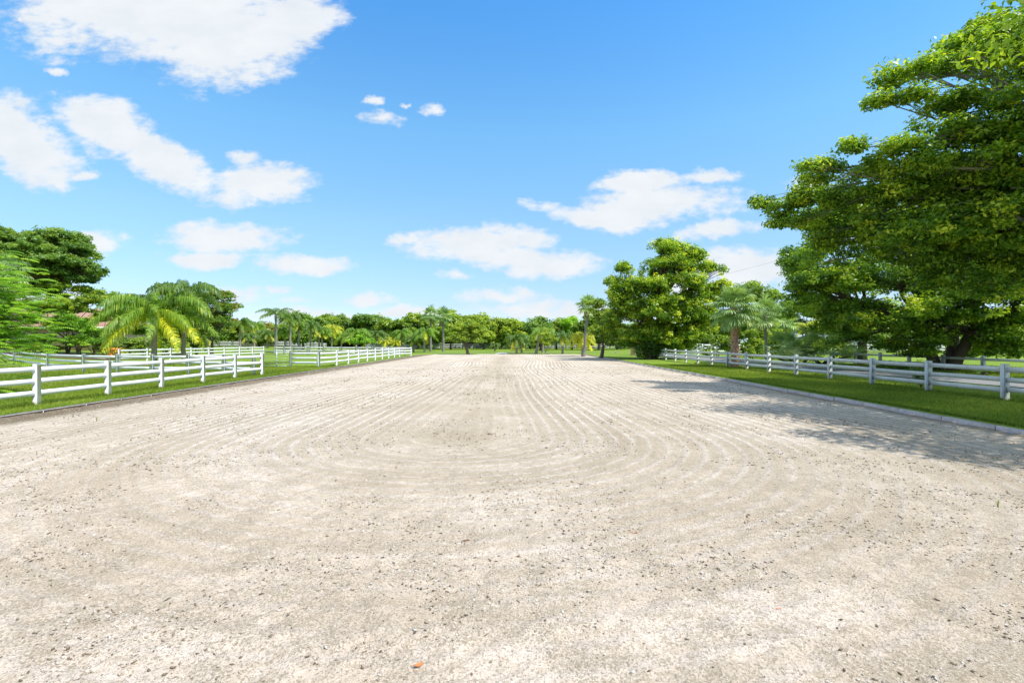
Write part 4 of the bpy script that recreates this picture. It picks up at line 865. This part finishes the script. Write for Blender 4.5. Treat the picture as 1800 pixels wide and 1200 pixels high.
strip('mulch_bed', [xD(-30, 50), xD(60, 48.4), xD(140, 47), xD(200, 47), xD(235, 49)], 4.0, MULCH, .02)
def rock(x, D, s_, label):
    p = xD(x, D); g = G(*p); m_ = MB(); n = 10; mm = 7; V = []
    for i in range(mm):
        for j in range(n):
            th = pi*i/(mm-1); ph = 2*pi*j/n; q = .75+.45*rng.random() if 0 < i < mm-1 else .8; V.append((sin(th)*cos(ph)*s_*1.5*q, sin(th)*sin(ph)*s_*q, cos(th)*s_*.6*q+s_*.3))
    F = [(i*n+j, (i+1)*n+j, (i+1)*n+(j+1) % n, i*n+(j+1) % n) for i in range(mm-1) for j in range(n)]; m_.add(V, F); o = m_.build('boulder', ROCK); o.location = (p[0], p[1], g); tag(o, label, 'boulder')
rock(178, 45.5, .42, 'pinkish boulder at the right end of the mulch bed'); rock(98, 46, .25, 'small stone in front of the glossy deep green shrub')
tree('background_tree', (*xD(292, 58), .1), pl((262, 548, 58, (1.6, 1.4, 1.2)), (300, 545, 58, (1.8, 1.4, 1.2)), (335, 555, 58, (1.5, 1.4, 1.2)), (250, 575, 58, (1.5, 1.4, 1.2)), (290, 578, 58, (2.0, 1.4, 1.3)), (330, 582, 58, (1.8, 1.4, 1.2))),
    'dense green tree hiding behind the two queen palms', lm='mid', brk=3, dens=6, cr=.5, flat=.9, per=55, size=.12, tint=.4, trunk_r=.16)
bush(165, 596, 50, (1.3, .9, 1.5), 'dark shrub under the olive tree beside the deep green shrub', 'dark', .5)
bush(135, 600, 50.5, (1.3, .9, 1.3), 'dark shrub behind the trunks of the olive tree', 'dark', .4)
bush(75, 600, 50.5, (1.3, .9, 1.3), 'dark shrub under the house window', 'mid', .4)
# queen palms
feather_palm((*xD(271, 36), G(*xD(271, 36))), (*xD(272, 36), 3.6), 'near queen palm with wide drooping crown and yellow lower fronds', nf=32, length=4.0, leaflet=.85, n=70, ny=6, r0=.19, el=(-.35, 1.4), droop=1.2, hang=.78, w=.066, seed=.35, tint=.52)
feather_palm((*xD(322, 38), G(*xD(322, 38))), (*xD(324, 38), 5.15), 'taller queen palm just right of the near queen palm', nf=22, length=3.2, leaflet=.7, n=58, lm='palm', ny=1, r0=.17, el=(-.35, 1.35), droop=1.35, hang=.8, w=.066, seed=1.9, tint=.5)
tree('rusty_tree', (*xD(372, 56), .05), pl((355, 530, 56, (1.5, 1.5, 1.2)), (385, 525, 56, (1.4, 1.5, 1.1)), (400, 545, 56, (1.1, 1.5, 1.1)), (365, 560, 56, (1.7, 1.5, 1.2)), (392, 565, 56, (1.4, 1.5, 1.0)), (350, 585, 56, (1.3, 1.5, .8)), (375, 588, 56, (1.3, 1.5, .7))),
    'rounded dark tree with reddish seed heads right of the queen palms', lm='rusty', dens=10, cr=.5, flat=.65, per=55, size=.11, tint=.5, tvar=.25, trunk_r=.2)
# mid-distance palms, left to right: (x, D, crown y, kind, length, label, extra)
PALMS = [
 (361, 66, 585, 'f', 1.9, 'palm', 'short palm showing under the rusty tree, left trunk', 0),
 (422, 72, 562, 'f', 2.3, 'palm', 'feather palm right of the rusty tree with pale ringed trunk', 0),
 (436, 80, 585, 'f', 1.7, 'palm', 'low palm in front of the peach far house', 0),
 (447, 95, 566, 'f', 2.4, 'palmbright', 'yellow green palm behind the low palm', 0),
 (470, 90, 580, 'f', 2.2, 'palm', 'rough brown palm left of the tall royal palm', 2),
 (485, 68, 556, 'r', 2.5, 'palm', 'tall royal palm with smooth pale trunk standing above the left palm row', 0),
 (501, 76, 577, 'f', 1.9, 'palmbright', 'small yellow tinted palm right of the tall royal palm', 0),
 (510, 74, 552, 'f', 2.1, 'palm', 'tall dense palm second from the tall royal palm', 0),
 (525, 80, 562, 'f', 2.1, 'palmbright', 'palm beside the small peach outbuilding', 0),
 (533, 96, 588, 'f', 1.7, 'palm', 'low palm in front of the small peach outbuilding', 0),
 (546, 80, 568, 'f', 2.1, 'palm', 'dark trunk palm right of the small peach outbuilding', 0),
 (561, 84, 575, 'f', 2.1, 'palmbright', 'left palm of the close yellow green pair', 0),
 (566, 84, 578, 'f', 2.1, 'palmbright', 'right palm of the close yellow green pair', 0),
 (583, 86, 572, 'f', 2.2, 'palmyel', 'golden yellow palm between the green pair and the broad palm', 0),
 (600, 92, 585, 'f', 2.2, 'palmbright', 'yellow green palm right of the golden palm', 0),
 (626, 74, 580, 'f', 2.6, 'palmbright', 'broad bright green palm with arching crown in the middle of the left row', 0),
 (663, 80, 582, 'f', 2.0, 'palm', 'grey green palm right of the broad bright palm', 0),
 (677, 84, 592, 'f', 1.5, 'palmyel', 'small golden palm right of the grey green palm', 0),
 (695, 84, 596, 'f', 1.5, 'palmyel', 'small golden drooping palm near the fence end', 0),
 (706, 80, 580, 'f', 2.2, 'palmbright', 'green palm above the end of the left arena fence', 0),
 (727, 78, 590, 'f', 1.7, 'palm', 'brownish slim trunk palm left of the two tall fan palms', 1),
 (746, 76, 578, 'f', 2.4, 'palmbright', 'bright arching palm just left of the tall fan palms', 0),
 (757, 88, 547, 's', .95, 'fan', 'left one of two tall fan palms rising above the trees', 0),
 (779, 84, 550, 's', .95, 'fan', 'right one of two tall fan palms, pale straight trunk in full view', 0),
 (870, 88, 600, 'f', 1.1, 'palm', 'tiny palm under the dark centre tree line', 0),
 (908, 68, 590, 'f', 2.1, 'palm', 'left palm of the pair at the arena end with one dry frond', 2),
 (917, 74, 590, 'f', 2.1, 'palmbright', 'right palm of the pair at the arena end', 1),
 (946, 68, 580, 'l', 2.1, 'palmbright', 'leaning trunk palm at the arena end', 0),
 (954, 74, 578, 'f', 2.0, 'palmbright', 'upright palm right behind the leaning trunk palm', 0),
 (989, 68, 586, 'f', 2.0, 'palm', 'green palm between slender tree and golden palm', 0),
 (1024, 58, 588, 'f', 2.0, 'palmyel', 'golden crowned palm crossing the tall curved fan palm', 0),
 (1028, 56, 533, 'c', .85, 'fan', 'tall fan palm with long curved white trunk left of the ficus', 0)]
for i, (x, D, y, k, ln, lm, lab, dead) in enumerate(PALMS):
    p = xD(x, D); g = G(*p); tp = at(x, y+6, D)
    if k == 'f': feather_palm((*p, g), tp, lab, nf=19, length=ln, leaflet=ln*.26, n=36, lm=lm, near=False, ny=2, r0=.16, w=.075, droop=1.25, hang=.65, seed=i*.7, el=(-.45, 1.3), dead=dead, name='feather_palm')
    if k == 'r': feather_palm((*p, g), tp, lab, nf=16, length=ln, leaflet=.6, n=40, lm=lm, near=False, ny=0, r0=.19, w=.05, droop=.9, hang=.6, seed=2, el=(-.1, 1.3), shaft=True, name='royal_palm', bark=BARKG)
    if k == 's': fan_palm((*p, g), tp, lab, nf=26, pet=.95, rad=ln, r0=.20, near=False, nseg=18, w=.06, dead=4, seed=i)
    if k == 'l': feather_palm((*xD(x-4, D), g), at(x+3, y+6, D), lab, nf=15, length=ln, leaflet=.5, n=30, lm=lm, near=False, ny=2, r0=.2, w=.05, droop=1.25, hang=.65, seed=3, name='feather_palm')
    if k == 'c':
        fan_palm((*xD(1026, D), g), at(1034, y+6, D), lab, nf=26, pet=.75, rad=.8, r0=.17, near=False, nseg=20, w=.05, dead=3, seed=4)
# single broadleaf trees near the arena end
tree('broadleaf_tree', (*xD(823, 66), .03), pl((805, 583, 66, (1.3, 1.3, 1.0)), (825, 575, 66, (1.4, 1.3, .9)), (843, 585, 66, (1.1, 1.3, 1.0)), (815, 598, 66, (1.3, 1.2, .6)), (842, 600, 66, (.8, 1, .4)), (795, 598, 66, (.7, 1, .6))),
    'light green broadleaf tree with dark leaning trunk at the far arena edge', lm='mid', dens=11, cr=.4, flat=.7, per=50, size=.11, tint=.8, trunk_r=.2, trunk_top=at(817, 603, 66))
tree('slender_tree', (*xD(958, 67), .03), pl((962, 590, 67, (.9, .9, .9)), (972, 598, 67, (.8, .8, .7)), (955, 600, 67, (.7, .8, .5)), (966, 606, 67, (.9, .8, .4))),
    'slender tree with thin pale trunk and sparse foliage at the arena end', lm='olive', dens=9, cr=.35, per=36, size=.10, tint=.7, trunk_r=.09, bark=BARKG)
tree('young_tree', (*xD(640, 70), .03), pl((632, 598, 70, (1.2, 1, .7)), (648, 602, 70, (1.1, 1, .6)), (620, 602, 70, (.9, 1, .6))), 'low bright green young tree beside the broad bright palm', lm='bright', dens=10, cr=.4, per=45, size=.11, tint=.5, trunk_r=.09)
# background tree line: (x, y top, D, half width px, leaf, label)
BG = [
 (385, 560, 108, 24, 'mid', 'tree behind the rusty tree'), (425, 562, 112, 24, 'olive', 'olive tree behind the pale ringed palm trunk'), (455, 572, 104, 20, 'rusty', 'reddish brown tinged tree left of the royal palm'),
 (488, 566, 112, 24, 'mid', 'tree behind the tall royal palm trunk'), (520, 560, 116, 22, 'mid', 'tree behind the small peach outbuilding'), (533, 553, 92, 12, 'dark', 'narrow dark tree top right of the tall dense palm'),
 (552, 560, 108, 22, 'dark', 'dark tree behind the yellow green palm pair'), (575, 562, 112, 22, 'mid', 'tree behind the golden yellow palm'), (606, 556, 116, 24, 'dark', 'dark tree top above the golden palm'),
 (632, 562, 118, 22, 'mid', 'tree behind the broad bright palm'), (655, 556, 114, 24, 'dark', 'dark domed tree above the grey green palm'), (685, 564, 112, 22, 'mid', 'tree behind the small golden palms'),
 (712, 562, 116, 22, 'dark', 'dark tree left of the two tall fan palms'), (735, 558, 108, 20, 'mid', 'green rounded tree behind the brownish slim palm'), (762, 560, 112, 22, 'dark', 'dark tree between the two fan palm trunks'),
 (792, 556, 104, 22, 'olive', 'sunlit canopy tree right behind the fan palms'), (820, 557, 106, 24, 'olive', 'sunlit canopy tree above the light green broadleaf tree'), (850, 560, 108, 24, 'olive', 'sunlit canopy tree left of the arena centre line'),
 (880, 564, 110, 24, 'olive', 'sunlit canopy tree over the white sand patch'), (908, 567, 112, 22, 'olive', 'sunlit canopy tree above the palm pair'), (932, 568, 112, 18, 'mid', 'canopy tree between palm pair and leaning palm'),
 (950, 556, 92, 16, 'dark', 'dark round topped tree above the leaning trunk palm'), (978, 567, 106, 20, 'mid', 'canopy tree behind the slender tree'), (1005, 562, 104, 18, 'bright', 'bright green tree left of the curved fan palm'),
 (1028, 560, 100, 18, 'mid', 'green tree behind the golden crowned palm'), (1052, 555, 98, 20, 'mid', 'green tree between curved fan palm and ficus'), (1085, 566, 104, 22, 'mid', 'tree behind the peach pillar'), (1120, 572, 110, 24, 'dark', 'dark tree hidden low behind the ficus'),
 (1170, 575, 112, 26, 'mid', 'tree behind the ficus trunk, low canopy'), (335, 552, 100, 22, 'mid', 'tree top behind the taller queen palm'), (295, 552, 98, 24, 'olive', 'olive tree top behind the near queen palm'), (30, 530, 82, 40, 'mid', 'tree rising behind the left house roof, left part'), (110, 535, 84, 40, 'mid', 'tree rising behind the left house roof, middle'), (225, 546, 90, 30, 'dark', 'dark tree behind the right end of the tiled roof')]
for i, (x, yt, D, hw, lm, lab) in enumerate(BG):
    yt = yt+rng.normal()*3.0; s = D/900; r_ = hw*s; H = (612-yt)*s; zt = 1.68+(600-yt)*s
    X = (x-900)*s; lb_ = []
    for k in range(6):
        dx = (k % 3-1)*.55*r_+rng.normal()*.15*r_; lv = k//3
        lb_.append((np.array([X+dx, D+rng.normal()*1.0, zt-.9-lv*H*.34-abs(dx)/r_*.7+rng.normal()*.25]), (r_*.58, 2.0, 1.05+.25*rng.random())))
    lb_.append((np.array([X, D, zt-H*.64]), (r_*1.05, 2.4, H*.31)))
    tree('background_tree', (X, D, G(X, D)), lb_, lab, lm=lm, dens=4.0, brk=3, bq=.52, cr=.85, flat=.8, per=46, size=.24, tint=.6, tvar=.24, trunk_r=.24, group='tree line beyond the paddocks')
# understorey filling gaps far back behind the line
HB = [(375, 'leftmost dark tree of the rearmost row, behind the rusty tree'), (465, 'rearmost dark tree behind the tall royal palm'), (555, 'rearmost dark tree behind the yellow green palm pair'), (645, 'rearmost dark tree behind the broad bright palm'),
      (735, 'rearmost dark tree behind the tall fan palms'), (825, 'rearmost dark tree behind the broadleaf tree at the arena end'), (915, 'rearmost dark tree behind the palm pair at the arena end'), (1005, 'rearmost dark tree left of the curved fan palm'), (1095, 'rearmost dark tree behind the peach pillar')]
for x, lab in HB:
    D = 122; X = (x-900)*D/900
    tree('background_tree', (X, D, .05), [(np.array([X+q, D+rng.normal()*.5, z]), (3.2, 2, rz_)) for q, z, rz_ in ((-4.6, 1.0, 2.8), (0, .9, 3.0), (4.6, 1.0, 2.7), (-2.4, 3.6, 2.0), (2.6, 3.5, 2.2), (-5.4, 3.0, 1.8), (5.4, 3.0, 1.9))],
        lab, lm='dark', dens=3.2, cr=1.0, flat=.8, per=42, size=.27, tint=.4, trunk_r=.25, group='rearmost row of dark trees')

# overhead cable
m_ = MB(); P = curve(at(1240, 490, 60), at(1480, 425, 60), -.01, 24, 0); m_.tube(P, .009, 5); o = m_.build('overhead_cable', CABLE); tag(o, 'thin overhead cable crossing the sky between the tall ficus and right canopy', 'cable')

# ------------------------------------------------------------------ ground detail
def grass():
    mb = MB()
    def blades(x, y, h, wd, tint):
        n = len(x); z = ground(x, y); P = np.stack([x, y, z-.005], -1); a = rng.random(n)*2*pi; sd_ = np.stack([np.cos(a), np.sin(a), np.zeros(n)], -1)*wd[:, None]
        ln = rng.normal(size=(n, 3))*.35; ln[:, 2] = 1; tip = P+ln*h[:, None]; mid = P+ln*h[:, None]*.5+np.array([0, 0, .1])*h[:, None]
        V = np.stack([P-sd_, P+sd_, mid+sd_*.7, mid-sd_*.7, tip], 1).reshape(-1, 3); i = np.arange(n)[:, None]*5
        b = mb.n; mb.add(V, i+np.array([0, 1, 2, 3]), tint); mb.F.append(b+i+np.array([3, 2, 4])); mb.T.append(tint)
    def area(x0, x1, y0, y1, n, hs=.045, wd=.006):
        y = y0*(y1/y0)**rng.random(n); x = x0+(x1-x0)*rng.random(n)
        k = (np.abs(x/y) < 1.12); k &= ~((x > 16.2) & (x < 20.1)); x = x[k]; y = y[k]
        t_ = np.clip(.45+.5*(fbm(x*.5, y*.5, 41, 3)-.43)*2+rng.normal(size=len(x))*.17, 0, 1)
        sc = 1+np.clip(y-12, 0, 20)*.045
        blades(x, y, hs*sc*(.6+.8*rng.random(len(x))), wd*sc*(.7+.6*rng.random(len(x))), t_)
    area(AX1+.24, 13.4, 7.6, 34, 110000); area(12.0, 30, 10, 34, 70000, .05, .008)
    area(-18, AX0-.12, 9.5, 34, 120000); area(-32, -17, 15, 40, 70000, .06, .009)
    # taller untrimmed line under the fences and spilling over the kerbs
    for (xc, n, s_) in ((FX, 9000, .07), (12.9, 9000, .09), (AX0-.14, 9000, .03), (AX1+.25, 11000, .03)):
        y = 8*(36/8)**rng.random(n); x = xc+rng.normal(size=n)*s_; blades(x, y, .085*(.5+rng.random(n)) if s_ > .05 else .055*(.5+rng.random(n)), np.full(n, .008), np.clip(.15+rng.normal(size=n)*.15, 0, 1))
    return tag(mb.build('grass', LM['grass']), 'short mown grass blades covering the lawns', 'grass', kind='stuff')
grass()
def chips():
    mb = MB(); n = 130000; y = 1.9*(34/1.9)**(rng.random(n)**.8); x = (rng.random(n)*2-1)*1.1*y; k = (x > AX0+.1) & (x < AX1-.1)
    x = x[k]; y = y[k]; dens = fbm(x*1.3, y*1.3, 77, 3); k = rng.random(len(x)) < np.clip((dens-.38)*4.5, .05, 1); x = x[k]; y = y[k]; n = len(x)
    s = .0022+.0068*rng.random(n)**4.0; s *= 1+np.clip(y-4, 0, 30)*.09; P = np.stack([x, y, np.full(n, .0)], -1)
    # height of the sand surface
    near = np.clip(1.6-y/14, 0, 1); P[:, 2] = (fbm(x*9, y*9, 11, 3)-.44)*.040*near+(fbm(x*26, y*26, 21, 2)-.37)*.020*np.clip(1.6-y/6, 0, 1)+.006+.01*vnoise(x*.8, y*.8, 33)+s*.45
    a = rng.random(n)*pi; e = 1+1.8*rng.random(n)
    U = np.stack([np.cos(a), np.sin(a), rng.normal(size=n)*.15], -1)*(s*e)[:, None]; Vv = np.stack([-np.sin(a), np.cos(a), rng.normal(size=n)*.2], -1)*s[:, None]; Wd = np.stack([np.zeros(n), np.zeros(n), s*.75], -1)
    V = np.stack([P-U, P+Vv, P+U, P-Vv, P+Wd+U*.1, P-Wd], 1).reshape(-1, 3); i = np.arange(n)[:, None]*6
    t_ = np.where(rng.random(n) < .5, .15+.3*rng.random(n), .5+.5*rng.random(n))
    for f in ((0, 3, 4), (3, 2, 4), (2, 1, 4), (1, 0, 4), (3, 0, 5), (2, 3, 5), (1, 2, 5), (0, 1, 5)): mb.add(np.zeros((0, 3)), np.zeros((0, 3), int), np.zeros(0)); mb.F.append(i+np.array(f)); mb.T.append(t_)
    mb.V.append(V); mb.n += len(V)
    return tag(mb.build('footing_chips', CHIP), 'scattered fibre and shell chips on the arena sand', 'sand debris', kind='stuff')
chips()
def fallen(x, y, s_, a, mat, lab):
    D = 1.68*900/(y-600); p = ((x-900)/900*D, D, .010); mb = MB(); K = 7; V = []
    for i in range(K):
        t_ = i/(K-1); w_ = s_*.24*sin(pi*(t_*.92+.04))**.8; z = .25*s_*(t_-.5)**2*2
        V += [(s_*(t_-.5)*2*.5, -w_, z+.012*s_*8*.1), (s_*(t_-.5), 0, z-.004), (s_*(t_-.5)*1.0, w_, z+.012*s_*8*.1)]
    F = [(i*3+j, (i+1)*3+j, (i+1)*3+j+1, i*3+j+1) for i in range(K-1) for j in range(2)]; mb.add(V, F)
    o = mb.build('fallen_leaf', mat); o.location = p; o.rotation_euler = (.15, .1, a); tag(o, lab, 'leaf', 'fallen leaves on the sand')
fallen(736, 1171, .055, .75, FALLEN, 'orange fallen leaf on the sand at the bottom centre')
fallen(1115, 938, .07, 2.4, FALLEN, 'orange brown fallen leaf right of the arena centre')
fallen(1326, 1029, .045, 1.2, FALLENB, 'small brown fallen leaf on the right half of the sand')
fallen(1368, 1072, .04, .3, FALLEN, 'small orange fallen leaf below the brown one')
fallen(1432, 1107, .045, 2.9, FALLEN, 'thin orange fallen leaf lower right')
fallen(1482, 1116, .045, 2.2, FALLENB, 'brown curled fallen leaf at the lower right')
fallen(820, 952, .06, .1, FALLENB, 'dark brown fallen leaf left of the arena centre')
def tuft(x, y, n, h, lab):
    D = 1.68*900/(y-600); base = np.array([(x-900)/900*D, D, .01]); mb = MB()
    for i in range(n):
        a = rng.random()*2*pi; hh = h*(.5+.6*rng.random()); sp = .35*hh*rng.random(); P = base+np.array([rng.normal()*.002, rng.normal()*.002, 0]); w_ = np.array([cos(a+1.5), sin(a+1.5), 0])*.004
        m1 = P+np.array([cos(a)*sp*.4, sin(a)*sp*.4, hh*.6]); t_ = P+np.array([cos(a)*sp, sin(a)*sp, hh]); mb.add([P-w_, P+w_, m1+w_*.7, m1-w_*.7, t_+w_*.1, t_-w_*.1], [(0, 1, 2, 3), (3, 2, 4, 5)], .4+.3*rng.random())
    o = mb.build('grass_tuft', LM['grass'], origin=base); tag(o, lab, 'grass tuft', 'weeds in the sand')
tuft(1754, 893, 9, .09, 'pale grass tuft growing from the sand at the right'); tuft(170, 741, 10, .12, 'small green tuft in the sand near the left kerb'); tuft(545, 720, 8, .08, 'thin green tuft in the sand at middle left'); tuft(65, 800, 9, .05, 'low green tuft at the left of the sand')
